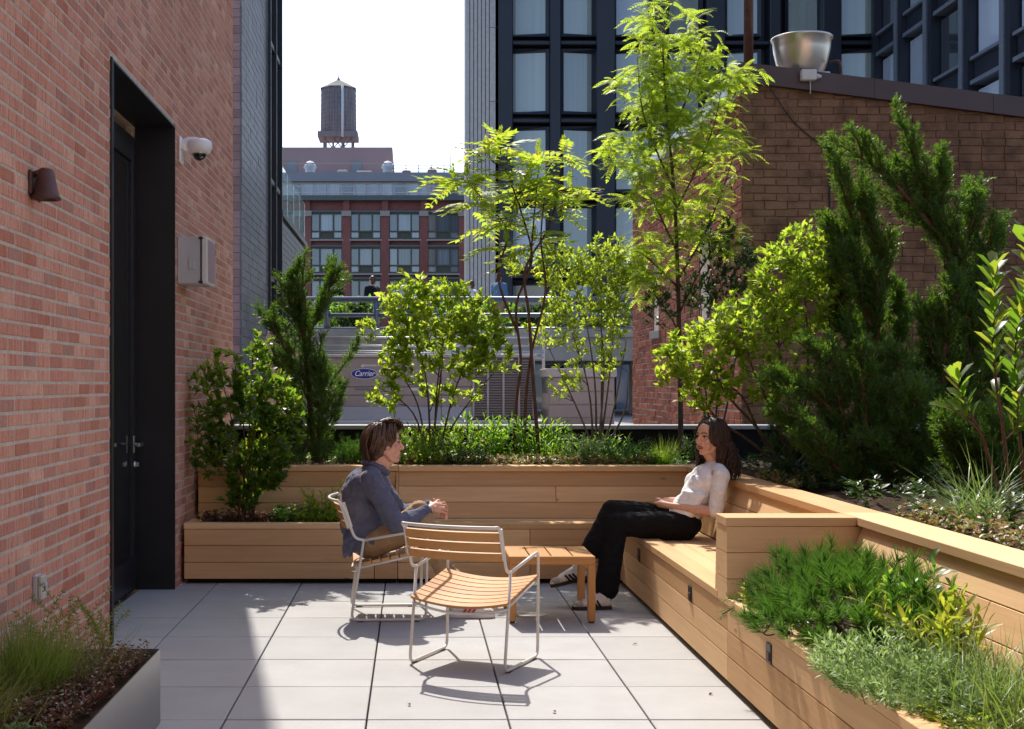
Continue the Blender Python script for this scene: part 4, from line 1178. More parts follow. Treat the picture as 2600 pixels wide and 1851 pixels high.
LM['juniper'] = m_leaf('needle_juniper', [(0.036, 0.085, 0.017), (0.055, 0.115, 0.022), (0.028, 0.07, 0.016), (0.085, 0.135, 0.028)], [(0.17, 0.34, 0.025), (0.28, 0.46, 0.035), (0.11, 0.25, 0.02)], 0.38, 0.45)
LM['pine'] = m_leaf('needle_pine', [(0.035, 0.09, 0.018), (0.055, 0.12, 0.022), (0.028, 0.075, 0.016)], [(0.10, 0.25, 0.02), (0.15, 0.33, 0.03)], 0.4, 0.4)
LM['silver'] = m_leaf('leaf_silver_green', [(0.20, 0.29, 0.13), (0.26, 0.35, 0.17), (0.15, 0.24, 0.10)], [(0.36, 0.52, 0.14), (0.46, 0.62, 0.18)], 0.45, 0.45, 0.3)
LM['lush'] = m_leaf('leaf_lush', [(0.05, 0.115, 0.02), (0.07, 0.14, 0.025), (0.04, 0.10, 0.018)], [(0.28, 0.52, 0.035), (0.42, 0.64, 0.05), (0.22, 0.44, 0.03)], 0.55, 0.35)
LM['sedum'] = m_leaf('leaf_sedum', [(0.20, 0.20, 0.05), (0.34, 0.15, 0.10), (0.15, 0.19, 0.04), (0.42, 0.22, 0.15), (0.12, 0.17, 0.035)], [(0.34, 0.38, 0.06), (0.52, 0.22, 0.14), (0.30, 0.38, 0.05)], 0.35, 0.4)
LM['red'] = m_leaf('leaf_red_sedum', [(0.12, 0.03, 0.03), (0.18, 0.06, 0.04), (0.09, 0.05, 0.03), (0.10, 0.11, 0.03)], [(0.20, 0.05, 0.03), (0.22, 0.12, 0.04)], 0.3, 0.35)
LM['grass'] = m_leaf('grass_green', [(0.09, 0.16, 0.022), (0.13, 0.20, 0.03), (0.17, 0.20, 0.045)], [(0.20, 0.34, 0.03), (0.30, 0.42, 0.05), (0.32, 0.36, 0.07)], 0.45, 0.4)
LM['grass_lime'] = m_leaf('grass_lime', [(0.12, 0.20, 0.02), (0.16, 0.24, 0.03)], [(0.42, 0.60, 0.04), (0.50, 0.66, 0.06)], 0.5, 0.4)
LM['straw'] = m_leaf('grass_straw', [(0.24, 0.22, 0.06), (0.15, 0.20, 0.04), (0.32, 0.27, 0.10)], [(0.28, 0.30, 0.06), (0.24, 0.32, 0.04)], 0.4, 0.5)
LM['grass_pale'] = m_leaf('grass_pale', [(0.12, 0.19, 0.06), (0.17, 0.23, 0.09), (0.09, 0.16, 0.04)], [(0.26, 0.42, 0.06), (0.34, 0.46, 0.10)], 0.4, 0.35)
LM['ygspike'] = m_leaf('leaf_chartreuse', [(0.20, 0.24, 0.02), (0.14, 0.20, 0.02)], [(0.62, 0.62, 0.05), (0.45, 0.55, 0.04)], 0.5, 0.4)
M['bark'] = m_plain('bark', (0.095, 0.07, 0.05), 0.85, 0, 0.35, 30, bump=0.6)
M['bark_grey'] = m_plain('bark_grey', (0.16, 0.125, 0.095), 0.85, 0, 0.3, 25, bump=0.5)
M['bark_red'] = m_plain('bark_red', (0.12, 0.065, 0.045), 0.85, 0, 0.3, 25, bump=0.5)

def twig_leaves(lv, path, rg, n, ln, frac=0.6, out=0.8, upn=0.6, var=0.48, tipcluster=0):
    m = len(path)
    a0 = rg.random()*6.28
    for i in range(n):
        t = 1 - frac*(i/max(1, n-1))*rg.uniform(.85, 1.1) if n > 1 else 1
        t = min(0.999, max(0, t)); q = t*(m-1); k = min(int(q), m-2); p = path[k].lerp(path[k+1], q-k)
        tan = (path[k+1]-path[k]).normalized()
        a = a0 + i*2.4; u = tan.orthogonal().normalized(); v = tan.cross(u)
        rad = u*math.cos(a) + v*math.sin(a)
        o = out if i >= tipcluster else out*0.55
        d = (tan*(1-o*0.5) + rad*o + UP*0.25 + rvec(rg, .18)).normalized()
        nn = (tan*0.7 + UP*upn - rad*0.2 + rvec(rg, .35))
        lv.add(p, d, nn, ln*rg.uniform(1-var, 1+var*.6)*(0.75 if i < 2 else 1))

def shrub(name, label, cat, base, stems, ells, leaf, mat, ln, per, bark, seed, nind=0, group=None, frac=0.6, out=0.8, tipc=3, shell=0.25, r0=0.014, rmax=0.006, upn=0.6, up=0.12, mult=1.0):
    """stems: polylines from the base; ells: foliage volumes (centre, radii, twigs)"""
    rg = random.Random(seed)
    root = tag(empty(name, base), label, cat, group)
    sk = Skel(); lv = Leaves()
    for st in stems: sk.stem(st, r0, r0*0.3)
    T = []
    for (c, r, n) in ells: T += [in_ell(rg, c, r, shell) for _ in range(int(n*mult))]
    A = np.array(sk.P)
    T.sort(key=lambda t: float(np.min(np.linalg.norm(A - np.array(t), axis=1))))
    for t in T:
        path = sk.twig(t, rg, up, rmax=rmax)
        twig_leaves(lv, path, rg, per, ln, frac, out, upn, tipcluster=tipc)
    b = sk.mb.build('branches', bark, root); b.location = -Vector(base)
    lv.build(leaf, mat, root, base, 'foliage', nind, 'leaf', seed)
    return root

def juniper(name, label, base, plumes, seed, mat=None, trunk_r=0.03, dens=1.0, sp=0.075, group=None, fat=1.0):
    """plumes: (polyline, radius at the base of the plume)"""
    rg = random.Random(seed)
    root = tag(empty(name, base), label, 'conifer', group)
    sk = Skel(); lv = Leaves()
    allp = list(plumes)
    for (pts, rad) in plumes:
        if rad < .07: continue
        c = smooth_path(pts, 5); m = len(c); Lp = sum((a-b).length for a, b in zip(c[:-1], c[1:]))
        for t in (.16, .26, .36, .45, .54, .62, .70, .78, .86):
            k = int(t*(m-1)); tan = (c[min(m-1, k+1)]-c[max(0, k-1)]).normalized(); a = rg.random()*6.283
            u = tan.orthogonal().normalized(); v = tan.cross(u); sd = (u*math.cos(a)+v*math.sin(a))
            l = (Lp*.20*(1-t) + .12)*rg.uniform(.6, 1.25)
            d = (tan*.75 + sd*.72 + UP*.25).normalized()
            allp.append(([c[k], c[k] + d*l*.5, c[k] + d*l*.85 + tan*l*.3 + UP*l*.08 + rvec(rg, .03*l)], min(.085, rad*.42)))
    for (pts, rad) in allp:
        path = sk.stem(pts, trunk_r*min(1, rad/0.2), 0.003, 6, 6)
        L = sum((a-b).length for a, b in zip(path[:-1], path[1:]))
        nb = int(L/0.0105*dens); m = len(path)
        for i in range(nb):
            t = (i+rg.random())/nb; q = t*(m-1); k = min(int(q), m-2); p = path[k].lerp(path[k+1], q-k)
            tan = (path[k+1]-path[k]).normalized()
            prof = (min(1.0, 0.45 + t*3.0))*(1-t)**0.85 + 0.05
            l = rad*fat*.88*prof*rg.uniform(.35, 1.35) + 0.022
            u = tan.orthogonal().normalized(); v = tan.cross(u); a = rg.random()*6.283
            d = (tan*rg.uniform(.7, 1.15) + (u*math.cos(a)+v*math.sin(a))*rg.uniform(.6, 1.0) + UP*0.25).normalized()
            e = p + d*l; bend = e + tan*l*0.25
            pp = [p, p.lerp(e, .55), bend]
            if l > 0.09 and rg.random() < .5: sk.mb.tube(pp, [.003, .002, .001], 3, False, True)
            ns = max(3, int(l/0.017))
            for j in range(ns):
                s = 0.15 + 0.85*(j+rg.random())/ns
                c = (pp[0].lerp(pp[1], s/.55) if s < .55 else pp[1].lerp(pp[2], (s-.55)/.45))
                dd = ((bend-p).normalized() + rvec(rg, .42) + UP*.1)
                lv.add(c, dd, rvec(rg), sp*rg.uniform(.6, 1.25)*(1.1-.35*s))
    b = sk.mb.build('branches', M['bark_red'], root); b.location = -Vector(base)
    lv.build([T_sprig(8, 1, .06, .34), T_sprig(8, 2, .06, .30), T_sprig(9, 3, .055, .32)], mat or LM['juniper'], root, base, 'foliage', 0, seed=seed)
    return root

def herb(name, label, cat, base, area, n, h, leaf, mat, ln, per, seed, lean=0.35, stem_mat=None, nind=0, group=None, upn=.6, out=0.8, frac=0.9, stem_r=0.003, tipc=2, zfun=None, dome=0.0):
    """upright leafy stems spread over an area (rx, ry)"""
    rg = random.Random(seed)
    root = tag(empty(name, base), label, cat, group)
    mb = MB(); lv = Leaves(); B = Vector(base)
    for i in range(n):
        while True:
            x, y = rg.uniform(-1, 1), rg.uniform(-1, 1)
            if x*x+y*y <= 1: break
        q = math.hypot(x, y)
        p = B + Vector((x*area[0], y*area[1], -0.01))
        hh = h*rg.uniform(.65, 1.12)*(1 - dome*q*q)
        d = Vector((x*lean, y*lean, 1)) + rvec(rg, .1)
        e = p + d.normalized()*hh; mid = p.lerp(e, .5) + Vector((-x, -y, 0))*lean*.08*hh + rvec(rg, .02*hh)
        path = smooth_path([p, mid, e], 3)
        mb.tube(path, [stem_r]*3 + [stem_r*.7]*3 + [stem_r*.3], 4, False, True)
        twig_leaves(lv, path, rg, per, ln, frac, out, upn, tipcluster=tipc)
    b = mb.build('stems', stem_mat or LM['lush'], root); b.location = -B
    lv.build(leaf, mat, root, base, 'foliage', nind, 'leaf', seed)
    return root

def grass(name, label, base, n, L, spread, wd, mat, seed, up=1.0, droop=0.9, area=(0.03, 0.03), group=None, cat='grass clump', wind=(0, 0, 0)):
    rg = np.random.RandomState(seed)
    k = 6
    a = rg.rand(n)*2*np.pi; s = spread*np.sqrt(rg.rand(n)); l = L*(0.55+0.55*rg.rand(n))
    d = np.stack([np.cos(a)*s, np.sin(a)*s, np.full(n, up)], 1) + np.array(wind)[None]*rg.rand(n)[:, None]
    d /= np.linalg.norm(d, axis=1, keepdims=True)
    b = np.stack([rg.randn(n)*area[0], rg.randn(n)*area[1], np.zeros(n)-.01], 1)
    side = np.stack([-np.sin(a + rg.randn(n)*.8), np.cos(a + rg.randn(n)*.8), np.zeros(n)], 1)
    hor = d.copy(); hor[:, 2] = 0
    V = []
    dr = droop*(0.5+rg.rand(n))
    for i in range(k+1):
        t = i/k
        c = b + d*(l*t)[:, None] + hor*(l*dr*t*t*0.55)[:, None]
        c[:, 2] -= l*dr*t**2.2*0.45*np.linalg.norm(hor, axis=1)
        ww = wd*(1 - t**2.2) * (0.6+.4*min(1, t*4)) + wd*0.04
        V.append(c + side*ww); V.append(c - side*ww)
    V = np.stack(V, 1)
    F = np.array([(2*i, 2*i+1, 2*i+3, 2*i+2) for i in range(k)])
    FF = F[None] + (np.arange(n)*(2*k+2))[:, None, None]
    root = tag(empty(name, base), label, cat, group)
    o = link('blades', np_mesh('blades', V.reshape(-1, 3), FF.reshape(-1, 4), mat, True), root); tag(o, kind='stuff')
    return root

def carpet(name, label, cat, spots, mat, leaf, ln, per, seed, h=0.05, kind='stuff'):
    """low ground cover: rosettes at the given spots (x, y, z)"""
    rg = random.Random(seed); lv = Leaves()
    for (x, y, z) in spots:
        hh = h*rg.uniform(.3, 1.2)
        c = Vector((x, y, z + hh)); a0 = rg.random()*6.28
        for i in range(per):
            a = a0 + i*2.4; e = rg.uniform(.15, 1.0)
            d = Vector((math.cos(a), math.sin(a), e)); lv.add(c - UP*rg.uniform(0, hh*.8), d, UP + rvec(rg, .3), ln*rg.uniform(.6, 1.2))
    root = tag(empty(name, spots[0]), label, cat, kind=kind)
    lv.build(leaf, mat, root, spots[0], 'foliage', 0, seed=seed)
    return root
def spots(seed, n, x0, x1, y0, y1, z):
    rg = random.Random(seed); return [(rg.uniform(x0, x1), rg.uniform(y0, y1), z) for _ in range(n)]
# ================================================================== the planting
SZ = 0.79                      # soil of the raised bed
OV = [T_leaf(.24, .06, .12), T_leaf(.21, .04, .2), T_leaf(.27, .08, .05)]
NAR = [T_leaf(.12, .03, .12, .45), T_leaf(.10, .02, .22, .45)]
def E(cx, cy, rx, ry, Y, rY, n):
    c, r = disp_ell(cx, cy, rx, ry, Y, rY); return (c, r, n)
def L(Y, *pts): return [D(x, y, Y + (dy[0] if dy else 0)) for (x, y, *dy) in pts]

# 1 broad-leaved shrub in the low left planter
b = D(548, 1150, 9.68); b.z = 0.38
st = [[b + Vector((random.uniform(-.05, .05), random.uniform(-.06, .06), 0)), D(x1, y1, 9.68), D(x2, y2, 9.68 + dy)] for (x1, y1, x2, y2, dy) in
      ((520, 1000, 450, 850, .05), (530, 1000, 485, 800, -.1), (545, 980, 520, 790, .1), (555, 980, 565, 770, 0), (560, 1000, 600, 800, .12), (575, 1000, 640, 850, -.05), (580, 1040, 660, 930, .08), (515, 1060, 440, 980, -.08))]
shrub('laurel_shrub', 'glossy broad-leaved shrub in the low planter beside the brick wall', 'shrub', b, st,
      [E(455, 900, 40, 90, 9.7, .18, 26), E(500, 850, 40, 80, 9.65, .2, 26), E(565, 850, 45, 90, 9.7, .2, 42), E(620, 900, 50, 70, 9.7, .2, 40), E(540, 960, 80, 80, 9.68, .2, 46), E(620, 990, 50, 60, 9.65, .2, 34), E(460, 1010, 45, 50, 9.68, .15, 22), E(560, 1060, 60, 50, 9.65, .15, 34), E(540, 1100, 45, 40, 9.65, .12, 22), E(600, 1040, 40, 50, 9.65, .12, 18)],
      OV, LM['laurel'], .062, 10, M['bark_red'], 31, nind=300, mult=1.7, frac=.85, r0=.009, up=-.1, out=.7)
# 2 conifer behind it
b = D(700, 1010, 10.6); b.z = SZ
juniper('juniper', 'dark upright juniper left of the rooftop unit in the raised bed', b, [
    (L(10.6, (700, 1010), (690, 900), (680, 780), (668, 690), (680, 565)), .20),
    (L(10.55, (690, 860), (650, 800), (615, 740), (598, 705)), .13),
    (L(10.65, (685, 760), (710, 690), (735, 640), (738, 600)), .10),
    (L(10.6, (705, 920), (740, 850), (775, 800), (800, 755)), .069),
    (L(10.5, (720, 990), (745, 930), (755, 890), (765, 860)), .069),
    (L(10.7, (670, 930), (640, 870), (630, 820), (612, 800)), .13),
    (L(10.6, (690, 740), (650, 690), (640, 640), (645, 610)), .09),
    (L(10.5, (695, 1000), (660, 950), (640, 900), (628, 880)), .14),
    (L(10.45, (705, 1010), (715, 930), (712, 860), (720, 800)), .16)], 41, dens=1.0, fat=.9)
# 3 yellow-green shrub left of centre
b = D(965, 1005, 10.55); b.z = SZ
st = [[b + rvec(random, .025), D(x1, y1, 10.55), D(x2, y2, 10.55 + dy)] for (x1, y1, x2, y2, dy) in
      ((930, 900, 870, 800, .1), (950, 850, 920, 740, -.1), (975, 850, 1000, 700, .05), (1010, 880, 1060, 760, -.05), (1020, 930, 1100, 830, .1), (920, 920, 840, 860, 0), (985, 800, 980, 690, .2))]
for s_ in st: s_[0].z = SZ - .02
shrub('viburnum_shrub', 'bright yellow-green shrub in front of the blue badge, centre left', 'shrub', b, st,
      [E(905, 700, 55, 80, 10.5, .22, 85), E(1000, 690, 70, 70, 10.55, .25, 100), E(1075, 720, 45, 65, 10.55, .22, 62), E(880, 800, 35, 55, 10.5, .18, 30), E(980, 780, 110, 60, 10.55, .25, 90), E(1090, 800, 50, 45, 10.55, .2, 36), E(860, 880, 40, 35, 10.45, .12, 18), E(1000, 860, 100, 40, 10.55, .2, 26), E(825, 735, 25, 22, 10.45, .1, 9), E(1125, 760, 25, 30, 10.5, .12, 10), E(930, 640, 30, 25, 10.5, .12, 12)],
      OV, LM['yellow'], .063, 8, M['bark'], 32, nind=300, mult=1.5, frac=.55, r0=.011, up=.1)
# 4 staghorn sumac with three thin stems
b = D(1170, 1005, 10.75); b.z = SZ
rg = random.Random(5)
root = tag(empty('sumac_tree', b), 'thin multi-stemmed sumac with drooping feathery leaves near the middle', 'tree')
sk = Skel()
tips = [(1115, 320, 13), (1085, 340, 8), (1040, 395, 12), (1010, 400, 7), (1200, 350, 10), (1255, 340, 9), (1150, 480, 11), (1215, 430, 13), (1095, 490, 8), (1270, 420, 10), (1180, 400, 12), (1060, 450, 7), (1240, 450, 9), (1165, 430, 9), (1190, 540, 6), (1130, 545, 5)]
S1 = sk.stem(L(10.75, (1145, 1005), (1150, 900), (1160, 800), (1150, 680), (1185, 580), (1160, 470), (1115, 345)), .016, .006)
S2 = sk.stem(L(10.75, (1168, 1005), (1172, 880), (1185, 780), (1215, 650), (1205, 540), (1212, 440)), .016, .006)
S3 = sk.stem(L(10.72, (1200, 1010), (1188, 850), (1178, 700), (1170, 600), (1225, 500), (1250, 370)), .018, .006)
S4 = sk.stem(L(10.78, (1152, 740), (1110, 620), (1130, 520), (1090, 460), (1045, 410)), .012, .005)
S5 = sk.stem(L(10.78, (1180, 600), (1190, 480), (1200, 370)), .009, .005)
lv = Leaves()
for (x, y, n) in tips:
    t = D(x, y, 10.75 + rg.uniform(-.15, .15)); path = sk.twig(t, rg, .2, .004, .008)
    for i in range(n):
        a = i*2.4 + rg.random(); e = rg.uniform(-.05, .75)
        d = Vector((math.cos(a), math.sin(a)*.9, e)); lv.add(t - UP*rg.uniform(0, .1), d, UP + rvec(rg, .2), rg.uniform(.24, .36))
    for i in range(3):
        a = i*2.1; lv.add(t, Vector((math.cos(a)*.5, math.sin(a)*.5, 1)), Vector((math.cos(a), math.sin(a), .3)), .11)
o = sk.mb.build('trunk', M['bark_red'], root); o.location = -b
lv.build([T_pinnate(7, .30, .066, .55), T_pinnate(8, .27, .06, .8), T_pinnate(6, .32, .07, .4)], LM['sumac'], root, b, 'crown', 110, 'leaf', 3)
# 5 bayberry shrub with many stems
b = D(1335, 965, 10.95); b.z = SZ
st = [[b + Vector((random.uniform(-.04, .04), random.uniform(-.04, .04), -.02)), D(x1, y1, 10.95), D(x2, y2, 10.95 + dy)] for (x1, y1, x2, y2, dy) in
      ((1290, 920, 1225, 780, 0), (1310, 860, 1260, 700, .1), (1325, 850, 1300, 680, -.1), (1340, 850, 1340, 660, 0), (1355, 860, 1370, 700, .1), (1370, 900, 1395, 760, 0), (1390, 920, 1400, 830, -.1), (1345, 800, 1320, 620, .15))]
shrub('bayberry_shrub', 'tall airy many-stemmed shrub with tufted green leaves beside the red brick corner', 'shrub', b, st,
      [E(1250, 600, 60, 55, 10.9, .25, 70), E(1340, 600, 55, 60, 10.95, .25, 80), E(1290, 680, 90, 50, 10.95, .25, 70), E(1375, 690, 30, 70, 10.95, .2, 34), E(1150, 590, 30, 25, 10.9, .12, 14), E(1230, 740, 60, 40, 10.95, .2, 30), E(1330, 780, 70, 60, 10.95, .2, 40), E(1260, 850, 40, 50, 10.9, .15, 18), E(1370, 560, 30, 30, 10.95, .15, 18)],
      [T_leaf(.15, .03, .1, .5), T_leaf(.13, .02, .18, .5)], LM['bay'], .052, 10, M['bark_grey'], 33, nind=300, mult=2.1, frac=.35, r0=.012, tipc=6, up=.0)
# 6 honey locust
b = D(1517, 1000, 11.1); b.z = SZ
rg = random.Random(8)
root = tag(empty('locust_tree', b), 'slender young tree with fine feathery bright leaves in front of the brick corner', 'tree')
sk = Skel()
sk.stem(L(11.1, (1517, 1010), (1515, 850), (1512, 700), (1508, 560), (1502, 430), (1490, 300), (1480, 180), (1475, 60)), .024, .006, 8)
for pts in (((1512, 700), (1560, 600), (1600, 540), (1640, 500)), ((1508, 560), (1470, 480), (1430, 400), (1400, 330)), ((1505, 470), (1550, 380), (1590, 280), (1610, 180)), ((1500, 420), (1460, 330), (1430, 240), (1420, 130)),
            ((1490, 300), (1530, 220), (1560, 120), (1580, 60)), ((1510, 640), (1460, 590), (1420, 560), (1380, 560)), ((1512, 620), (1570, 520), (1610, 420), (1640, 330))):
    sk.stem([D(x, y, 11.1 + rg.uniform(-.25, .25)*(i/3)) for i, (x, y) in enumerate(pts)], .010, .003)
lv = Leaves(); T = []
for (cx, cy, rx, ry, n) in ((1460, 60, 55, 70, 34), (1560, 90, 60, 55, 26), (1430, 190, 70, 70, 46), (1520, 180, 80, 80, 50), (1610, 190, 60, 50, 26), (1400, 330, 60, 50, 26), (1480, 300, 90, 80, 60), (1580, 300, 70, 70, 40), (1440, 430, 60, 60, 36), (1540, 430, 80, 70, 40), (1460, 560, 80, 60, 40), (1580, 520, 60, 60, 26), (1410, 590, 50, 40, 20), (1660, 170, 30, 25, 8), (1640, 350, 25, 40, 8), (1440, 640, 40, 30, 10), (1365, 340, 30, 20, 6)):
    c, r = disp_ell(cx, cy, rx, ry, 11.1, .36); T += [in_ell(rg, c, r, .3) for _ in range(n)]
A = np.array(sk.P); T.sort(key=lambda t: float(np.min(np.linalg.norm(A - np.array(t), axis=1))))
for t in T:
    path = sk.twig(t, rg, .0, .0012, .006)
    for i in range(6):
        q = path[-1].lerp(path[max(0, len(path)-6)], i/6); a = rg.random()*6.28
        d = Vector((math.cos(a), math.sin(a), rg.uniform(-.5, .5))); lv.add(q, d, UP + rvec(rg, .35), rg.uniform(.10, .165))
o = sk.mb.build('trunk', M['bark'], root); o.location = -b
lv.build([T_pinnate(8, .20, .042, .35), T_pinnate(8, .21, .045, .6), T_pinnate(9, .18, .040, .2)], LM['locust'], root, b, 'crown', 300, 'leaf', 5)
# 7 dark-leaved shrub near the brick corner
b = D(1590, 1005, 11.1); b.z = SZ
shrub('bayberry_shrub', 'dark green shrub behind the slender tree trunk', 'shrub', b, [[b, D(1600, 850, 11.1), D(1620, 640, 11.1)], [b, D(1570, 850, 11.1), D(1560, 650, 11.1)], [b, D(1540, 800, 11.1), D(1460, 650, 11.1)], [b, D(1630, 850, 11.1), D(1660, 620, 11.1)]],
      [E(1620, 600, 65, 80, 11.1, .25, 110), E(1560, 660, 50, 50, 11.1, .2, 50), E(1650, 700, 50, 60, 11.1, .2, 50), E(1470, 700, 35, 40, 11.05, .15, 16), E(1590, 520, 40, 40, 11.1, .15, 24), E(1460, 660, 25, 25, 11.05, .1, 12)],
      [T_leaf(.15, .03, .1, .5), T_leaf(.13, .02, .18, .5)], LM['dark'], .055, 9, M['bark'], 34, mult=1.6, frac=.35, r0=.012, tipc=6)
# 8 yellow-green shrub behind the seated woman, on leaning stems
b = D(1760, 1075, 9.0); b.z = SZ
st = [[b + Vector((random.uniform(-.03, .03), random.uniform(-.03, .03), -.02))] + L(8.9, *pts) for pts in
      (((1680, 990), (1600, 935, .05), (1560, 880, .1)), ((1700, 970), (1620, 880), (1580, 800, -.1)), ((1730, 940), (1680, 830), (1650, 730, .1)), ((1760, 930), (1740, 800), (1720, 650)), ((1790, 930), (1800, 780), (1790, 620, .1)), ((1690, 960), (1640, 870, .1), (1530, 830, .1)), ((1750, 960), (1790, 860), (1850, 750)))]
shrub('viburnum_shrub', 'bright yellow-green shrub arching over the head of the seated woman', 'shrub', b, st,
      [E(1560, 790, 80, 70, 8.9, .22, 80), E(1660, 730, 80, 70, 8.9, .28, 110), E(1730, 620, 60, 80, 8.95, .28, 84), E(1790, 560, 60, 60, 9.0, .25, 64), E(1800, 700, 80, 80, 8.95, .25, 80), E(1680, 840, 120, 60, 8.9, .25, 84), E(1570, 880, 50, 40, 8.95, .15, 22), E(1490, 810, 40, 40, 8.95, .12, 18), E(1860, 640, 50, 60, 8.95, .2, 36)],
      OV, LM['yellow'], .058, 8, M['bark'], 35, nind=300, mult=1.5, frac=.55, r0=.013, up=.1)
# 9 junipers on the right
b = D(1905, 1120, 8.3); b.z = SZ
juniper('juniper', 'big leaning juniper behind the bench cap with feathery green plumes', b, [
    (L(8.3, (1905, 1120), (1885, 1000), (1840, 900), (1770, 860), (1730, 830)), .18),
    (L(8.3, (1910, 1110), (1880, 950), (1850, 820), (1790, 760)), .18),
    (L(8.25, (1920, 1120), (1930, 960), (1920, 850), (1925, 760)), .20),
    (L(8.35, (1930, 1110), (1975, 960), (2010, 850), (1985, 770)), .19),
    (L(8.1, (1960, 1130), (2000, 1010), (2030, 920), (2050, 870)), .20),
    (L(8.0, (2000, 1150), (2020, 1080), (1985, 1010), (1965, 1000)), .13),
    (L(8.2, (1890, 1120), (1830, 1010), (1780, 950), (1720, 905)), .15),
    (L(8.05, (1900, 1120), (1870, 1050), (1810, 990), (1780, 960)), .13),
    (L(8.0, (1990, 1150), (2050, 1060), (2080, 990), (2095, 930)), .18)], 42, dens=1.05, trunk_r=.026, fat=1.0)
b = D(1975, 1080, 8.9); b.z = SZ
juniper('juniper', 'dark juniper with two pointed plumes rising against the brown brick', b, [
    (L(8.9, (1975, 1080), (1950, 850), (1930, 650), (1895, 480), (1840, 325)), .22),
    (L(8.9, (1965, 900), (1950, 700), (1955, 560), (1930, 480), (1905, 430)), .20),
    (L(8.95, (1960, 820), (2000, 740), (2005, 690), (1995, 640)), .13),
    (L(8.85, (1960, 900), (1890, 750), (1870, 640), (1850, 560)), .18),
    (L(8.9, (1970, 980), (2040, 900), (2060, 840), (2065, 790)), .18),
    (L(8.9, (1945, 760), (1900, 600), (1870, 530), (1850, 500)), .12)], 43, dens=1.15, trunk_r=.03)
b = D(2110, 1080, 8.6); b.z = SZ
juniper('juniper', 'tallest juniper whose top leans left across the brown brick wall', b, [
    (L(8.6, (2110, 1080), (2130, 850), (2140, 650), (2090, 500), (2045, 380), (1995, 235)), .24),
    (L(8.6, (2120, 560), (2030, 450), (1960, 380), (1850, 310)), .15),
    (L(8.65, (2140, 650), (2150, 540), (2160, 470), (2180, 430)), .17),
    (L(8.6, (2130, 760), (2180, 640), (2200, 560), (2215, 500)), .18),
    (L(8.55, (2120, 900), (2080, 800), (2070, 740), (2075, 690)), .15),
    (L(8.6, (2110, 600), (2100, 480), (2090, 420), (2095, 340)), .12),
    (L(8.6, (2120, 950), (2180, 860), (2210, 780), (2220, 720)), .22),
    (L(8.6, (2115, 1000), (2170, 950), (2220, 900), (2250, 850)), .22),
    (L(8.5, (2110, 1000), (2100, 850), (2110, 720), (2125, 600)), .24), (L(8.5, (2110, 1000), (2150, 850), (2165, 740), (2150, 640)), .22), (L(8.5, (2110, 1050), (2060, 950), (2040, 880), (2050, 820)), .2)], 44, dens=1.15, trunk_r=.032)
# dense low conifers filling the bed behind the right bench cap
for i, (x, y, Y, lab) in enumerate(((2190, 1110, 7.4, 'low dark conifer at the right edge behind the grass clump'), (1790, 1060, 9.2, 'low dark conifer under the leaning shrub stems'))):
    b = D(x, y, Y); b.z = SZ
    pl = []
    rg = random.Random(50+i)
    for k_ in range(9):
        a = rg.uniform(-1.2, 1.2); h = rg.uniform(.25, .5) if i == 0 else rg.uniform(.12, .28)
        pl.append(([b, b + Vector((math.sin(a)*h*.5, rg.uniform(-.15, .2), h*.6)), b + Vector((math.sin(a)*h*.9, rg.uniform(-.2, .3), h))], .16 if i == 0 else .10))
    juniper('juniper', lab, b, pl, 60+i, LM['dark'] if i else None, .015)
# 10 large-leaved shrub close at the right edge
b = D(2300, 1090, 6.2); b.z = SZ
bb_ = D(2255, 1080, 6.2); bb_.z = SZ
rg = random.Random(9)
root = tag(empty('magnolia_shrub', bb_), 'large-leaved shrub with big upright glossy leaves at the right edge', 'shrub')
sk = Skel(); lv = Leaves()
MS = [L(6.2, (2255, 1085), (2235, 960), (2215, 820), (2212, 700), (2215, 590)), L(6.15, (2250, 1085), (2190, 980), (2150, 900), (2130, 830)), L(6.25, (2290, 1085), (2270, 950), (2260, 800), (2275, 650)), L(6.2, (2320, 1085), (2310, 900), (2300, 700), (2290, 520)), L(6.2, (2230, 990), (2260, 960), (2285, 930)), L(6.1, (2180, 960), (2150, 930), (2110, 905))]
for s_ in MS[:4]: s_[0].z = SZ - .02
for j, s_ in enumerate(MS):
    path = sk.stem(s_, .010 if j < 4 else .005, .003, 6, 6)
    n = (46, 16, 46, 50, 6, 2)[j]; m = len(path)
    for i in range(n):
        t = 0.34 + 0.66*(i+rg.random()*.6)/n if j != 1 else (0.5 + .5*i/n)
        if j == 0 and t < .45 and rg.random() < .6: continue
        q = min(.999, t)*(m-1); k_ = min(int(q), m-2); p = path[k_].lerp(path[k_+1], q-k_); tan = (path[k_+1]-path[k_]).normalized()
        a = i*2.4 + rg.random()*.5; rad = Vector((math.cos(a), math.sin(a), 0))
        d = tan*.75 + rad*rg.uniform(.55, .95) + UP*.15
        lv.add(p, d, tan*1.0 - rad*.5 + rvec(rg, .25), rg.uniform(.085, .14))
o = sk.mb.build('branches', M['bark_red'], root); o.location = -bb_
lv.build([T_leaf(.22, .06, .08, .52), T_leaf(.19, .05, .16, .52), T_leaf(.21, .08, -.04, .5)], LM['laurel'], root, bb_, 'foliage', 300, 'leaf', 6)

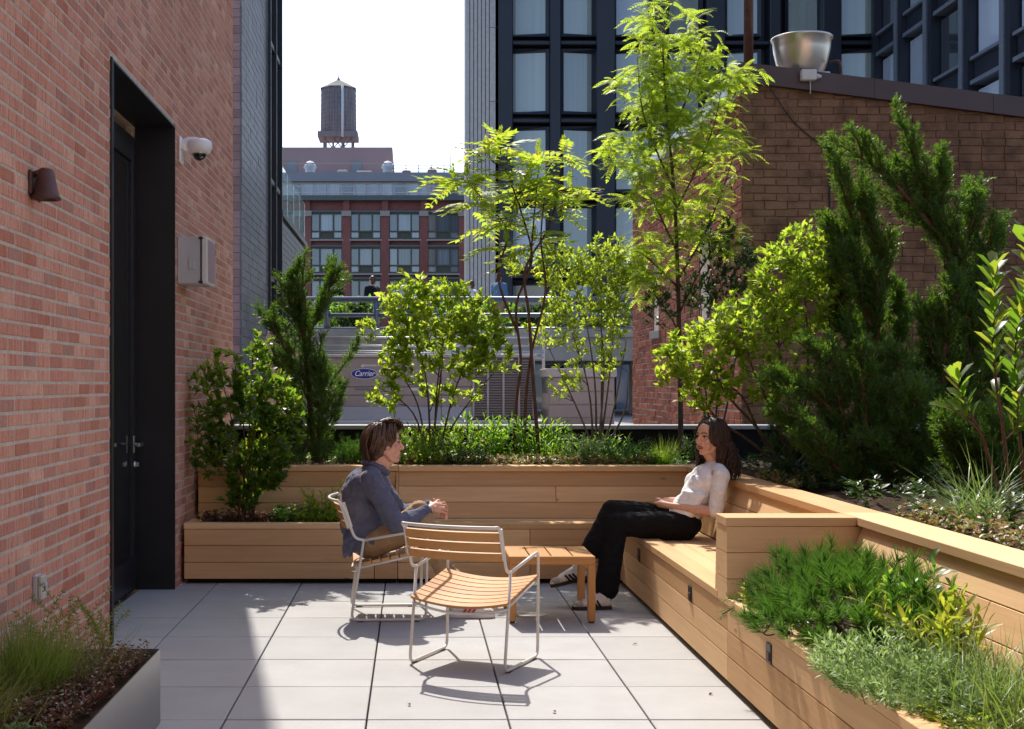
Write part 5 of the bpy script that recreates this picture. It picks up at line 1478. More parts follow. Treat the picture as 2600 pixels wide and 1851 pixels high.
# ------------------------------------------------------------------ underplanting of the raised bed
h = [(1060, 930, 10.8, .16, .12, 26, .40, 'lush', .085, 16, 'lush tall leafy perennial left of the sumac stems', NAR),
     (1210, 960, 10.75, .17, .12, 28, .38, 'lush', .085, 16, 'lush tall leafy perennial right of the sumac stems', NAR),
     (1125, 980, 10.7, .12, .10, 18, .36, 'lush', .08, 16, 'lush leafy perennial between the sumac and the yellow shrub', NAR),
     (950, 1010, 10.3, .15, .1, 46, .30, 'laurel', .038, 24, 'fine-leaved low shrub right of the head of the seated man', OV),
     (1045, 1010, 10.25, .13, .1, 40, .17, 'dark', .05, 16, 'dark rounded low shrub with a red flower in the raised bed', NAR),
     (1300, 1005, 10.45, .10, .08, 40, .25, 'silver', .045, 22, 'blue-grey feathery herb in the raised bed, left of its twin', NAR),
     (1385, 1010, 10.4, .11, .08, 40, .24, 'pine', .04, 22, 'green feathery herb between the grey herb and bright grass', NAR),
     (1440, 1020, 10.35, .08, .06, 20, .13, 'lush', .035, 14, 'small leafy clump left of the bright grass tuft', OV),
     (1250, 1000, 10.7, .10, .08, 20, .16, 'sumac', .05, 12, 'small green perennial in front of the bayberry stems', NAR)]
h += [(905, 1000, 10.75, .13, .1, 26, .34, 'laurel', .045, 18, 'twiggy leafy perennial behind the head of the seated man', OV),
      (1010, 990, 10.85, .13, .1, 24, .36, 'bay', .045, 18, 'light green perennial under the yellow shrub', NAR),
      (1330, 1000, 10.9, .16, .1, 28, .26, 'lush', .05, 16, 'green perennial at the foot of the bayberry stems', NAR),
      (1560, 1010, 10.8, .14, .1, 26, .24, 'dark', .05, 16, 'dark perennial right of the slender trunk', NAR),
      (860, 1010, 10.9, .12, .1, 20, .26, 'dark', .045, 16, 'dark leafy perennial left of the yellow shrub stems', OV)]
for i, (x, y, Y, ax, ay, n, hh, mt, ln, per, lab, tl) in enumerate(h):
    b = D(x, y, Y); b.z = SZ
    herb('perennial', lab, 'plant', b, (ax, ay), n, hh, tl, LM[mt], ln, per, 70+i, .5)
for i, (x, Y, hh, n, lab) in enumerate(((745, 10.35, .24, 30, 'dwarf pine at the left end of the raised bed'), (800, 10.4, .22, 26, 'dwarf pine right behind the head of the seated man'), (680, 10.3, .2, 22, 'dwarf pine below the dark upright juniper'), (610, 10.35, .2, 22, 'dwarf pine behind the glossy shrub'), (545, 10.4, .2, 16, 'dwarf pine next to the brick wall corner'))):
    b = D(x, 1020, Y); b.z = SZ
    herb('dwarf_pine', lab, 'shrub', b, (.15, .1), n, hh, [T_needles(30, 1, .02, 55), T_needles(30, 2, .02, 55)], LM['pine'] if i < 2 else LM['juniper'], .06, 7, 90+i, .6, M['bark_red'], frac=.75, out=.6)
b = D(1478, 1010, 10.3); b.z = SZ
grass('grass_clump', 'bright lime grass tuft in the raised bed left of the woman', b, 260, .30, .75, .0022, LM['grass_lime'], 1, droop=.6, area=(.02, .02))
fl_ = D(1075, 985, 10.2); o = tag(empty('flower', fl_), 'single small red flower above the dark low shrub', 'flower')
mb = MB()
for i in range(7):
    a = i*.9; mb.ball((math.cos(a)*.012, math.sin(a)*.012, .005), .011, .011, .006, 8, 5)
mb.build('petals', m_plain('red_petal', (0.35, 0.015, 0.015), .5), o)
ROS = [T_leaf(.3, .05, .05, .5), T_leaf(.26, .03, .1, .5)]
carpet('sedum', 'pink and green sedum carpet along the front of the raised bed', 'ground cover', spots(1, 800, -0.05, 1.9, 10.2, 10.5, SZ), LM['sedum'], ROS, .030, 10, 1, .075)
carpet('groundcover', 'low green ground cover across the raised bed', 'ground cover', spots(2, 420, -1.6, 2.2, 10.5, 11.15, SZ), LM['laurel'], OV, .035, 9, 2, .08)
carpet('groundcover', 'low green ground cover at the right end of the raised bed', 'ground cover', spots(3, 120, 1.5, 2.2, 10.2, 10.6, SZ), LM['lush'], OV, .03, 9, 3, .11)
# right arm of the raised bed
carpet('sedum', 'pink sedum patch behind the bench cap near the woman', 'ground cover', spots(4, 110, 2.33, 2.52, 8.0, 8.9, SZ), LM['sedum'], ROS, .026, 9, 4, .08)
carpet('sedum', 'pink and lime sedum patch at the right edge behind the bench cap', 'ground cover', spots(5, 300, 2.34, 2.75, 4.7, 6.3, SZ), LM['sedum'], ROS, .028, 9, 5, .08)
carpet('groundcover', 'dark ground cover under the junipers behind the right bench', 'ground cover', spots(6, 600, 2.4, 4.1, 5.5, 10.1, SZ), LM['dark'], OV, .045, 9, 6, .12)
b = D(1805, 1055, 8.55); b.z = SZ
herb('perennial', 'small dark fern-like perennial behind the shoulder of the woman', 'plant', b, (.16, .12), 22, .2, [T_pinnate(9, .22, .05, .4)], LM['dark'], .12, 6, 120, .6)
b = D(1790, 1060, 8.2); b.z = SZ
herb('perennial', 'low bushy green perennial behind the bench cap', 'plant', b, (.12, .1), 30, .13, OV, LM['dark'], .03, 16, 121, .5)
b = D(2185, 1150, 6.0); b.z = SZ
grass('grass_clump', 'arching long green grass behind the bench cap at right', b, 260, .42, 1.0, .0026, LM['grass_pale'], 2, droop=1.0, area=(.07, .07))

# ------------------------------------------------------------------ low left planter
carpet('groundcover', 'sunlit green ground cover in the low left planter', 'ground cover', spots(7, 210, -1.05, -.25, 9.5, 9.95, .425), LM['lush'], OV, .036, 9, 7, .10)
carpet('groundcover', 'yellow-green ground cover at the front of the low left planter', 'ground cover', spots(17, 130, -.85, -.2, 9.49, 9.62, .425), LM['ygspike'], OV, .028, 9, 17, .07)
carpet('sedum', 'dark red sedum at the foot of the glossy shrub', 'ground cover', spots(8, 130, -1.6, -1.0, 9.5, 9.8, .425), LM['red'], ROS, .028, 9, 8, .07)
b = D(728, 1150, 9.7); b.z = .415
herb('euphorbia', 'spiky yellow-topped plant between the glossy shrub and the man', 'plant', b, (.07, .07), 26, .30, NAR, LM['ygspike'], .055, 18, 122, .7)

# ------------------------------------------------------------------ low right planter
b = Vector((1.80, 5.28, .40))
rg = random.Random(77)
root = tag(empty('mugo_pine', b), 'rounded dwarf mountain pine with upright needle tufts in the low planter', 'shrub')
sk = Skel(); lv = Leaves()
for i in range(9):
    a = i*.7; sk.stem([b + Vector((0, 0, -.02)), b + Vector((math.cos(a)*.12, math.sin(a)*.25, .1)), b + Vector((math.cos(a)*.2, math.sin(a)*.42, .17))], .012, .005, 5, 4)
for i in range(400):
    u = rg.uniform(-.25, 1); a = rg.random()*6.283; c = math.sqrt(max(0, 1-u*u)); rr_ = rg.uniform(.75, 1.1)
    lump = 1 + .14*math.sin(a*5 + u*4)
    t = b + Vector((c*math.cos(a)*.32*rr_*lump, c*math.sin(a)*.60*rr_*lump, .06 + u*.24*rr_*lump))
    if t.x > 2.07: continue
    path = sk.twig(t, rg, .15, .003, .006)
    d = (Vector((c*math.cos(a), c*math.sin(a), u + .8)) + rvec(rg, .18))
    lv.add(t, d, rvec(rg), rg.uniform(.08, .12))
o = sk.mb.build('branches', M['bark'], root); o.location = -b
lv.build([T_needles(52, 3, .019, 50), T_needles(52, 4, .019, 56), T_needles(48, 5, .019, 44)], LM['pine'], root, b, 'foliage', 0, seed=4)
herb('silver_herb', 'silvery green fine-leaved mound spilling over the planter edge', 'plant', (1.66, 4.42, .40), (.18, .46), 300, .20, NAR, LM['silver'], .036, 24, 130, .95, stem_r=.0018, frac=.95, dome=.3)
herb('spiky_plant', 'yellow-green long-leaved plant between the pine and the pale grass', 'plant', (1.90, 4.72, .40), (.10, .24), 30, .30, NAR, LM['ygspike'], .085, 12, 131, .6, frac=.6)
herb('spiky_plant', 'green toothed-leaf plant near the upper planter wall', 'plant', (1.96, 4.95, .40), (.05, .14), 14, .36, [T_leaf(.16, .04, .3, .5)], LM['lush'], .085, 9, 132, .5, frac=.5)
grass('grass_clump', 'pale arching grass at the lower right corner of the photo', (1.86, 4.12, .405), 1000, .34, 1.1, .0022, LM['grass_pale'], 3, droop=1.0, area=(.09, .16))
grass('grass_clump', 'pale green grass in the near end of the low planter', (1.80, 3.7, .405), 500, .30, 1.1, .0022, LM['grass'], 13, droop=1.0, area=(.09, .16))
grass('grass_clump', 'wispy grass behind the pine against the armrest', (1.86, 5.98, .405), 200, .30, .9, .002, LM['grass_pale'], 4, droop=.9, area=(.10, .06))
herb('euphorbia', 'small chartreuse plant left of the pine', 'plant', (1.60, 5.92, .40), (.05, .08), 22, .14, NAR, LM['ygspike'], .03, 16, 133, .6)
b = Vector((1.56, 6.07, .39))
juniper('juniper', 'tiny trailing juniper sprig over the corner of the low planter', b, [([b, b + Vector((-.03, -.02, .05)), b + Vector((-.09, -.03, .06))], .05), ([b, b + Vector((.02, -.02, .07)), b + Vector((-.01, -.02, .13))], .05), ([b, b + Vector((-.05, -.03, .02)), b + Vector((-.12, -.05, -.01))], .04), ([b, b + Vector((.05, -.02, .05)), b + Vector((.10, -.03, .08))], .05)], 64, trunk_r=.01, sp=.03)
carpet('groundcover', 'bright small-leaved ground cover at the planter edge, lower right', 'ground cover', spots(9, 150, 1.56, 1.72, 3.6, 4.45, .41), LM['ygspike'], OV, .028, 8, 9, .05)
carpet('groundcover', 'green ground cover filling the low right planter', 'ground cover', spots(10, 260, 1.58, 2.0, 3.4, 6.0, .405), LM['lush'], OV, .03, 8, 10, .06)

# ------------------------------------------------------------------ steel planter at front left
PZ = .295
grass('grass_clump', 'fine upright green grass clump in the steel planter', (-1.42, 4.75, PZ), 900, .36, .55, .0016, LM['grass'], 5, droop=.55, area=(.055, .07))
grass('grass_clump', 'straw-tinged grass at the left edge of the steel planter', (-1.50, 4.25, PZ), 700, .30, 1.0, .0017, LM['straw'], 6, droop=.9, area=(.08, .10))
grass('grass_clump', 'dark green grass behind the straw-tinged one', (-1.55, 4.55, PZ), 500, .30, .9, .0017, LM['grass'], 7, droop=.8, area=(.06, .10))
grass('grass_clump', 'loose brownish grass wisps right of the upright clump', (-1.32, 5.0, PZ), 320, .30, 1.0, .0014, LM['straw'], 8, droop=.9, area=(.06, .08))
FN = [T_pinnate(12, .14, .045, .25, 70)]
for i, (x, y, n, hh, lab) in enumerate(((-1.48, 5.18, 7, .32, 'tall fern-like sprigs against the brick under the outlet'), (-1.27, 5.36, 9, .30, 'feathery pale sprigs at the far end of the steel planter'), (-1.40, 5.30, 6, .36, 'tall feathery sprigs in front of the door edge'))):
    rg = random.Random(140+i); root = tag(empty('sprigs', (x, y, PZ)), lab, 'plant'); mb = MB(); lv = Leaves()
    for k_ in range(n):
        a = rg.random()*6.28; e = Vector((math.cos(a)*.35, math.sin(a)*.35, 1)).normalized()*hh*rg.uniform(.7, 1.1)
        p0 = Vector((x, y, PZ)) + Vector((rg.uniform(-.05, .05), rg.uniform(-.05, .05), 0))
        path = smooth_path([p0, p0 + e*.5 + UP*.02, p0 + e + Vector((e.x*.4, e.y*.4, -.02))], 8)
        mb.tube(path, .0014, 4, False)
        for j in range(4, len(path)-1, 1):
            tan = (path[j+1]-path[j]).normalized(); sd = tan.cross(Vector((.3, 1, .1))).normalized()
            for sg in (-1, 1):
                lv.add(path[j], sd*sg + tan*.6 + rvec(rg, .25), tan.cross(sd) + rvec(rg, .5), .019)
    o = mb.build('stems', LM['straw'], root); o.location = (-x, -y, -PZ)
    lv.build([T_leaf(.16, .02, .1)], LM['grass'], root, (x, y, PZ), 'foliage', seed=i)
carpet('sedum', 'dark red sedum rosettes near the front of the steel planter', 'ground cover', spots(11, 200, -1.36, -1.12, 4.2, 4.8, PZ), LM['red'], ROS, .018, 14, 11, .07)
carpet('sedum', 'reddish sedum at the far corner of the steel planter', 'ground cover', spots(12, 220, -1.34, -1.11, 4.8, 5.45, PZ), LM['red'], ROS, .016, 14, 12, .08)
carpet('groundcover', 'blue-green low plant at the front edge of the steel planter', 'ground cover', spots(13, 50, -1.32, -1.18, 4.05, 4.25, PZ), LM['silver'], NAR, .03, 12, 13, .05)

# ------------------------------------------------------------------ planting on the walkway
for i, (x, Y, rx_, rz_, n, mt, lab) in enumerate(((-1.9, 38.0, 1.0, .55, 150, 'lush', 'bright green shrub mass behind the walkway railing at left'), (-1.6, 37.4, .55, .42, 110, 'dark', 'dark rounded shrub behind the walkway railing'), (1.9, 38.2, 1.2, .5, 150, 'lush', 'green shrub mass behind the walkway railing in the middle'), (5.2, 38.0, 1.6, .5, 170, 'lush', 'green shrub mass behind the walkway railing at right'), (3.4, 37.3, .6, .4, 90, 'dark', 'dark shrub behind the walkway railing near the bayberry'))):
    b = Vector((x, Y, DZ_ - .03)); c = b + Vector((0, 0, rz_))
    shrub('walkway_shrub', lab, 'shrub', b, [[b, c]], [(c, (rx_, .5, rz_), n)], OV, LM[mt], .16, 9, M['bark'], 150+i, frac=.5, r0=.03, rmax=.02, group='shrubs on the elevated walkway')

# ------------------------------------------------------------------ a few fallen leaves on the paving
rg = random.Random(21)
v_, f_ = T_leaf(.24, .12, .3); lf = np_mesh('leaf', v_, f_, m_plain('dry_leaf', (.16, .09, .035), .8))
for i, (x, y, lab) in enumerate(((1.40, 6.05, 'tiny dry leaf on the paving at the foot of the low right planter'), (-.02, 5.85, 'tiny dry leaf on the paving left in front of the empty chair'), (1.25, 7.2, 'tiny dry leaf on the paving right of the empty chair'), (-.72, 8.5, 'tiny dry leaf on the paving left of the chair of the man'), (.62, 5.72, 'tiny dry leaf on the near paving below the chair shadow'))):
    o = tag(link('fallen_leaf', lf, None, (x, y, .006), (rg.uniform(-.2, .2), rg.uniform(-.3, .1), rg.random()*6.28)), lab, 'leaf', 'fallen leaves on the paving')
    o.scale = (.03, .03, .03)
# ================================================================== chairs and table
def bar(path, wv, tv, w, t):
    """rectangular section swept along a path: w along wv, t along tv (functions of index or vectors)"""
    mb = MB(); n = len(path); vs = []; fs = []
    for i, p in enumerate(path):
        p = Vector(p); a = Vector(wv(i) if callable(wv) else wv)*(w/2); b = Vector(tv(i) if callable(tv) else tv)*(t/2)
        vs += [p-a-b, p+a-b, p+a+b, p-a+b]
    for i in range(n-1):
        for j in range(4):
            j2 = (j+1) % 4; fs.append((i*4+j, i*4+j2, (i+1)*4+j2, (i+1)*4+j))
    fs += [(3, 2, 1, 0), (n*4-4, n*4-3, n*4-2, n*4-1)]
    mb.add(vs, fs); return mb
def rounded(pts, r=0.04, n=4):
    """polyline with its corners rounded"""
    P = [Vector(p) for p in pts]; out = [P[0]]
    for i in range(1, len(P)-1):
        a, b, c = P[i-1], P[i], P[i+1]
        ra = min(r, (a-b).length*.45, (c-b).length*.45)
        p, q = b + (a-b).normalized()*ra, b + (c-b).normalized()*ra
        for k in range(n+1):
            t = k/n; out.append(p*(1-t)**2 + b*2*t*(1-t) + q*t*t)
    out.append(P[-1]); return out
def make_chair(loc, rz, label):
    ch = tag(empty('slatted_chair', loc, rz), label, 'chair', 'white tube chairs with wooden slats')
    W = .265; tr = .0085
    for s in (-1, 1):
        mb = MB()
        mb.tube(rounded([(s*W, -.155, .497), (s*W, .232, .562), (s*W, .222, .01), (s*W, -.236, .01), (s*W, -.158, .498)], .045), tr, 8)
        mb.build('side_frame', M['white_metal'], ch)
        mb = MB(); mb.tube([(s*W, .19, .409), (s*W, -.19, .327)], .007, 6); mb.build('seat_rail', M['white_metal'], ch)
        for y_ in (-.18, .16):
            mb = MB(); mb.box(s*W-.012, s*W+.012, y_-.02, y_+.02, .0005, .004); mb.build('foot_pad', M['black_metal'], ch)
    def bow(x): return -.055*(1-(x/W)**2)
    up = [(-.155, .497), (-.205, .512), (-.232, .56), (-.268, .66), (-.292, .712), (-.318, .738)]
    top = [(W*math.cos(math.pi*i/10), -.318 + bow(W*math.cos(math.pi*i/10)), .738) for i in range(1, 10)]
    pts = [(W, y, z) for (y, z) in up] + top + [(-W, y, z) for (y, z) in reversed(up)]
    mb = MB(); mb.tube(smooth_path(pts, 3), tr, 8); mb.build('back_frame', M['white_metal'], ch)
    for s in (-1, 1):
        a, b = Vector((s*W, -.242, .575)), Vector((s*W, -.290, .725))
        d = (b-a).normalized()
        mb = bar([a, b], (0, d.z, -d.y), (1, 0, 0), .036, .006); mb.build('side_plate', M['white_metal'], ch)
    for i in range(3):
        z = .585 + i*.053; y0 = -.245 - (z-.575)*.32
        xs = [-W+.003+(2*W-.006)*k/12 for k in range(13)]
        tilt = Vector((0, -.30, .954))
        mb = bar([(x, y0 + bow(x)*.9, z) for x in xs], tilt, lambda k: Vector((0, .954, .30)), .044, .012)
        mb.build('back_slat', M['teak'], ch)
    for i in range(8):
        y = -.195 + i*.0565; z = .333 + (y+.195)*.20
        xs = [-W-.004+(2*W+.008)*k/14 for k in range(15)]
        mb = bar([(x, y, z + .016 - .032*(1-(x/W)**2)) for x in xs], (0, .98, .2), (0, -.2, .98), .048, .013)
        mb.build('seat_slat', M['teak'], ch)
    for (y, z, sag) in ((-.2, .318, -.035), (.205, .392, -.03)):
        mb = MB(); mb.tube([(-W+2*W*k/12, y - (.03*(1-((k-6)/6)**2) if y < 0 else 0), z + sag*(1-((k-6)/6)**2)) for k in range(13)], .007, 6); mb.build('cross_tube', M['white_metal'], ch)
    return ch
make_chair((.327, 6.795, 0), R(-26.5), 'empty slatted wooden chair with white tube frame, seen from behind')
make_chair((-.155, 8.17, 0), R(-87), 'slatted wooden chair the man in the blue shirt sits on')

tb = tag(empty('side_table', (.845, 8.105, 0)), 'small square teak side table between the man and the woman', 'table')
H, hw = .405, .262
for s in (-1, 1):
    for t in (-1, 1):
        cx, cy = s*(hw-.022), t*(hw-.022)
        mb = MB(); mb.bbox(-(H-.06)/2, (H-.06)/2, -.0225, .0225, -.0225, .0225, .004); mb.build('leg', M['teak'], tb, (cx, cy, .01+(H-.06)/2), (0, R(-90), 0))
        mb = MB(); mb.box(cx-.016, cx+.016, cy-.016, cy+.016, .0005, .0095); mb.build('foot_pad', M['black_metal'], tb)
        mb = MB(); mb.poly([(cx-s*.0225, cy-.012, H-.051), (cx-s*.052, cy-.012, H-.051), (cx-s*.034, cy-.012, H-.062), (cx-s*.0225, cy-.012, H-.082)], (0, .024, 0)); mb.build('corner_block', M['teak'], tb)
for t in (-1, 1):
    mb = MB(); mb.bbox(-hw, hw, -.0225, .0225, 0, .049, .003); mb.build('apron', M['teak'], tb, (0, t*(hw-.0225), H-.05))
    mb = MB(); mb.bbox(-hw+.046, hw-.046, -.0225, .0225, 0, .046, .003); mb.build('apron', M['teak'], tb, (t*(hw-.0225), 0, H-.05), (0, 0, R(90)))
wb_ = (2*hw)/4
for i in range(4):
    mb = MB(); mb.bbox(-hw+.0465, hw-.0465, -wb_/2+.004, wb_/2-.004, 0, .018, .002)
    mb.build('top_slat', M['teak'], tb, (-hw+wb_*(i+.5), 0, H-.020), (0, 0, R(90)))
# ================================================================== people
def m_skin(name, c):
    k = NT(name); p, _ = k.pos()
    cc = k.ramp(k.noise(p, 55, 3), [(.3, tuple(x*.9 for x in c)), (.7, tuple(min(1, x*1.08) for x in c))])
    k.set(cc, .5, 0, .35)
    k.b.inputs['Subsurface Weight'].default_value = .12; k.b.inputs['Subsurface Radius'].default_value = (.012, .005, .003); k.b.inputs['Subsurface Scale'].default_value = 1.0
    return k.m
def m_cloth(name, c, wr=.5, rough=.85, scale=(9, 9, 16), sheen=.15):
    k = NT(name); p, _ = k.pos(scale); p2, _ = k.pos()
    f = k.noise(p, 1.0, 3, .5, 1.2); g_ = k.noise(p2, 420, 2)
    cc = k.mix(.25, k.ramp(f, [(.3, tuple(x*.86 for x in c)), (.7, tuple(min(1, x*1.12) for x in c))]), k.ramp(g_, [(.3, tuple(x*.8 for x in c)), (.7, tuple(min(1, x*1.15) for x in c))]))
    k.set(cc, rough, 0, .1); k.b.inputs['Sheen Weight'].default_value = sheen
    k.bump(f, wr, .03); return k.m
M['skin_m'] = m_skin('skin_ruddy', (.66, .36, .255)); M['skin_w'] = m_skin('skin_warm', (.66, .38, .27))
M['blue_shirt'] = m_cloth('blue_shirt', (.105, .11, .165), .6); M['khaki'] = m_cloth('khaki', (.34, .225, .125), .5)
M['white_top'] = m_cloth('white_top', (.84, .85, .88), .4); M['black_cloth'] = m_cloth('black_cloth', (.010, .010, .011), .45, .9, sheen=.02)
M['hair_m'] = m_plain('hair_brown', (.085, .043, .025), .42, 0, .5, 60, .4); M['hair_w'] = m_plain('hair_dark', (.040, .021, .015), .40, 0, .5, 60, .4)
M['lip'] = m_plain('lip', (.36, .10, .085), .4); M['lip_w'] = m_plain('lip_red', (.30, .055, .06), .35); M['eye'] = m_plain('eye', (.55, .53, .50), .2); M['iris'] = m_plain('iris', (.02, .013, .01), .15)
M['shoe_white'] = m_plain('shoe_white', (.68, .66, .63), .55, 0, .1, 30); M['sole_dark'] = m_plain('sole_dark', (.05, .045, .042), .8); M['shoe_grey'] = m_plain('shoe_suede', (.40, .37, .33), .9); M['shoe_red'] = m_plain('shoe_red', (.45, .03, .03), .5)

class Blob(MB):
    def limb(self, *pr, n=14):
        """chain of (point, radius)"""
        for i in range(len(pr)-1):
            (a, ra), (b, rb) = pr[i], pr[i+1]
            a, b = Vector(a), Vector(b)
            self.tube([a, a.lerp(b, .5), b], [ra, (ra+rb)/2, rb], n)
        for (p, r) in pr: self.ball(p, r, nu=n, nv=8)
        return self
    def grow(self, name, mat, parent, voxel=.006, smooth=4, factor=.5, bump=None, T=None):
        if T is not None:
            self.v = [tuple(T @ Vector(v)) for v in self.v]
        o = self.build(name, mat, parent)
        r = o.modifiers.new('remesh', 'REMESH'); r.mode = 'VOXEL'; r.voxel_size = voxel; r.use_smooth_shade = True
        s = o.modifiers.new('smooth', 'SMOOTH'); s.iterations = smooth; s.factor = factor
        if bump:
            t = bpy.data.textures.new('folds', 'CLOUDS'); t.noise_scale = bump[1]; t.noise_depth = 2
            d = o.modifiers.new('folds', 'DISPLACE'); d.texture = t; d.strength = bump[0]; d.mid_level = .5; d.texture_coords = 'GLOBAL'
        return o
def frame(c, fwd, up=(0, 0, 1), scale=1.0):
    x = Vector(fwd).normalized(); y = Vector(up).cross(x).normalized(); z = x.cross(y)
    m = Matrix((x, y, z)).transposed().to_4x4(); m.translation = Vector(c)
    return m @ Matrix.Scale(scale, 4)
def head_prims(b, H, jaw=1.0, nose=1.0, fem=False):
    """adds a head to blob b; H maps head space (x forward, z up) to the world"""
    R3 = H.to_3x3()
    def P(x, y, z): return H @ Vector((x, y, z))
    def E(x, y, z, rx, ry, rz): b.ball(P(x, y, z), rx, ry, rz, 18, 12, R3)
    sc = R3.to_scale().x
    def Lm(*pr, n=10): b.limb(*[(P(*p), r*sc) for p, r in pr], n=n)
    E(-.014, 0, .034, .098, .077, .083); E(.020, 0, .035, .072, .066, .070)
    E(.030, 0, -.028, .058, .060, .082)
    for s in (-1, 1):
        Lm(((-.008, s*.056, -.045), .022), ((.028, s*.042*jaw, -.088), .018), ((.068, s*.012, -.100), .016))
        E(.062, s*.040, -.022, .024, .023, .024); E(.056, s*.035, -.060, .028, .022, .028)
        E(-.006, s*.077, -.002, .019, .008, .030); E(.004, s*.078, -.020, .010, .007, .012)
        Lm(((.097*nose if 0 else .098, s*.011, -.034), .0085), ((.106, s*.006, -.033), .009))
        Lm(((.066, s*.046, .024), .011), ((.079, s*.026, .028), .012), ((.084, s*.008, .022), .010))
    E(.073, 0, -.098, .018, .024, .018)
    Lm(((.084, 0, .020), .009), ((.096*1.0, 0, .002), .0095), ((.104+.012*(nose-1), 0, -.014), .0105), ((.112+.02*(nose-1), 0, -.027), .0115))
    E(.078, 0, -.060, .020, .030, .022)
    Lm(((.086, -.020, -.064), .005), ((.0975, 0, -.059), .006), ((.086, .020, -.064), .005)); Lm(((.085, -.017, -.075), .006), ((.096, 0, -.073), .0075), ((.085, .017, -.075), .006))
    return P, sc
def face_parts(parent, H, lip, hair, brow=.0035, open_=0.0):
    R3 = H.to_3x3(); sc = R3.to_scale().x
    def P(x, y, z): return H @ Vector((x, y, z))
    for s in (-1, 1):
        mb = MB(); mb.ball(P(.0735, s*.030, .004), .0115, .0135, .0090, 14, 10, R3); mb.build('eye', M['eye'], parent)
        mb = MB(); mb.ball(P(.0818, s*.0315, .003), .0045, .006, .006, 10, 8, R3); mb.build('iris', M['iris'], parent)
        mb = MB(); mb.tube(smooth_path([P(.072, s*.046, .006), P(.085, s*.034, .0125), P(.084, s*.018, .009)], 4), .0032*sc, 6); mb.build('eyelid', hair, parent)
        mb = MB(); mb.tube(smooth_path([P(.074, s*.050, .026), P(.0895, s*.032, .033), P(.0945, s*.012, .026)], 4), [brow*sc*.6]+[brow*sc]*7+[brow*sc*.8], 6); mb.build('eyebrow', hair, parent)
    mb = MB(); mb.tube(smooth_path([P(.0855, -.022, -.066), P(.0985, -.009, -.060), P(.1005, 0, -.0615), P(.0985, .009, -.060), P(.0855, .022, -.066)], 3), .0046*sc, 6)
    mb.tube(smooth_path([P(.085, -.020, -.069), P(.0985, 0, -.0735), P(.085, .020, -.069)], 4), .0056*sc, 6); mb.build('lips', lip, parent)
def locks(parent, mat, paths, r=.006, name='hair_strands', flat=.45):
    mb = MB()
    for p in paths:
        pts = smooth_path(p, 4); m = len(pts)
        mb.tube(pts, [r*(.5 + .6*math.sin(math.pi*min(1, (i/(m-1))*.85+.1))) if i < m-1 else r*.12 for i in range(m)], 5, True, True, flat)
    return tag(mb.build(name, mat, parent), kind='stuff')
def shoe(parent, c, fwd, up, upper, sole, stripes=None, side=1, L=.275, toe=None):
    """c: point on the ground under the middle of the foot"""
    H = frame(c, fwd, up); s = L/.275
    e = empty('shoe', (0, 0, 0)); e.parent = parent; e.matrix_local = parent.matrix_world.inverted() @ Matrix.Identity(4)
    def P(x, y, z): return H @ Vector((x*s, y*s, z*s))
    R3 = H.to_3x3()
    b = Blob()
    for (x, z, rx, ry, rz) in ((-.10, .048, .036, .034, .040), (-.06, .050, .050, .036, .045), (-.01, .047, .055, .040, .040), (.04, .040, .050, .045, .032), (.085, .034, .045, .043, .025), (.11, .030, .028, .034, .018)):
        b.ball(P(x, 0, z), rx*s, ry*s, rz*s, 14, 9, R3)
    b.limb((P(-.075, 0, .06), .036*s), (P(-.072, 0, .098), .034*s)); b.limb((P(-.04, 0, .075), .03*s), (P(.045, 0, .05), .028*s))
    b.grow('upper', upper, e, .005, 3)
    mb = MB(); out = [(-.137, 0), (-.128, .026), (-.09, .036), (-.02, .034), (.05, .046), (.10, .044), (.13, .026), (.14, 0)]
    out = out + [(x, -y) for (x, y) in reversed(out[1:-1])]
    a = [P(x, y, 0) for x, y in out]; mb.poly(a, H.to_3x3() @ Vector((0, 0, .022*s))); mb.build('sole', sole, e)
    if stripes:
        for i in range(3):
            x = -.055 + i*.026
            mb = MB()
            q = [P(x, side*(.037+.004*i), .022), P(x+.013, side*(.037+.004*i), .022), P(x+.038, side*.029, .062), P(x+.025, side*.028, .066)]
            mb.poly(q, R3 @ Vector((0, side*.009, 0))); mb.build('stripe', stripes, e)
    if toe:
        mb = MB(); mb.ball(P(.088, 0, .036), .046*s, .044*s, .026*s, 14, 8, R3); mb.build('toe_cap', toe, e)
    mb = MB()
    for i in range(4):
        x = .0 + i*.018; z = .088 - i*.008
        mb.tube([P(x, -.026, z-.012), P(x+.004, 0, z+.004), P(x, .026, z-.012)], .0035*s, 5)
    mb.build('laces', M['white_plastic'], e)
    return e
def finger(b, pts, r=.0085): b.limb(*[(p, r*(1-.09*i)) for i, p in enumerate(pts)], n=8)

# ------------------------------------------------------------------ the man, facing right
YM = 8.17
mn = tag(empty('person', (-.25, YM, 0)), 'man in a slate blue shirt and khaki trousers sitting hands on knee', 'person')
mi = mn.matrix_world.copy(); mn_inv = Matrix.Translation((.25, -YM, 0))
rootm = empty('pose', (0, 0, 0)); bpy.data.objects.remove(rootm)
mn.location = (0, 0, 0)
Hm = frame((-.180, YM+.01, 1.072), (.955, .29, .02), (0, 0, 1), 1.06)
def V3(x, y, z): return Vector((x - (.055 if x > .05 and z > .35 else 0), YM+y, z))
sk_ = Blob()
head_prims(sk_, Hm, 1.1, 1.1)
sk_.limb((V3(-.235, 0, .92), .066), (V3(-.205, .005, 1.00), .062)); sk_.limb((V3(-.19, .005, .955), .052), (V3(-.15, .02, .975), .042))
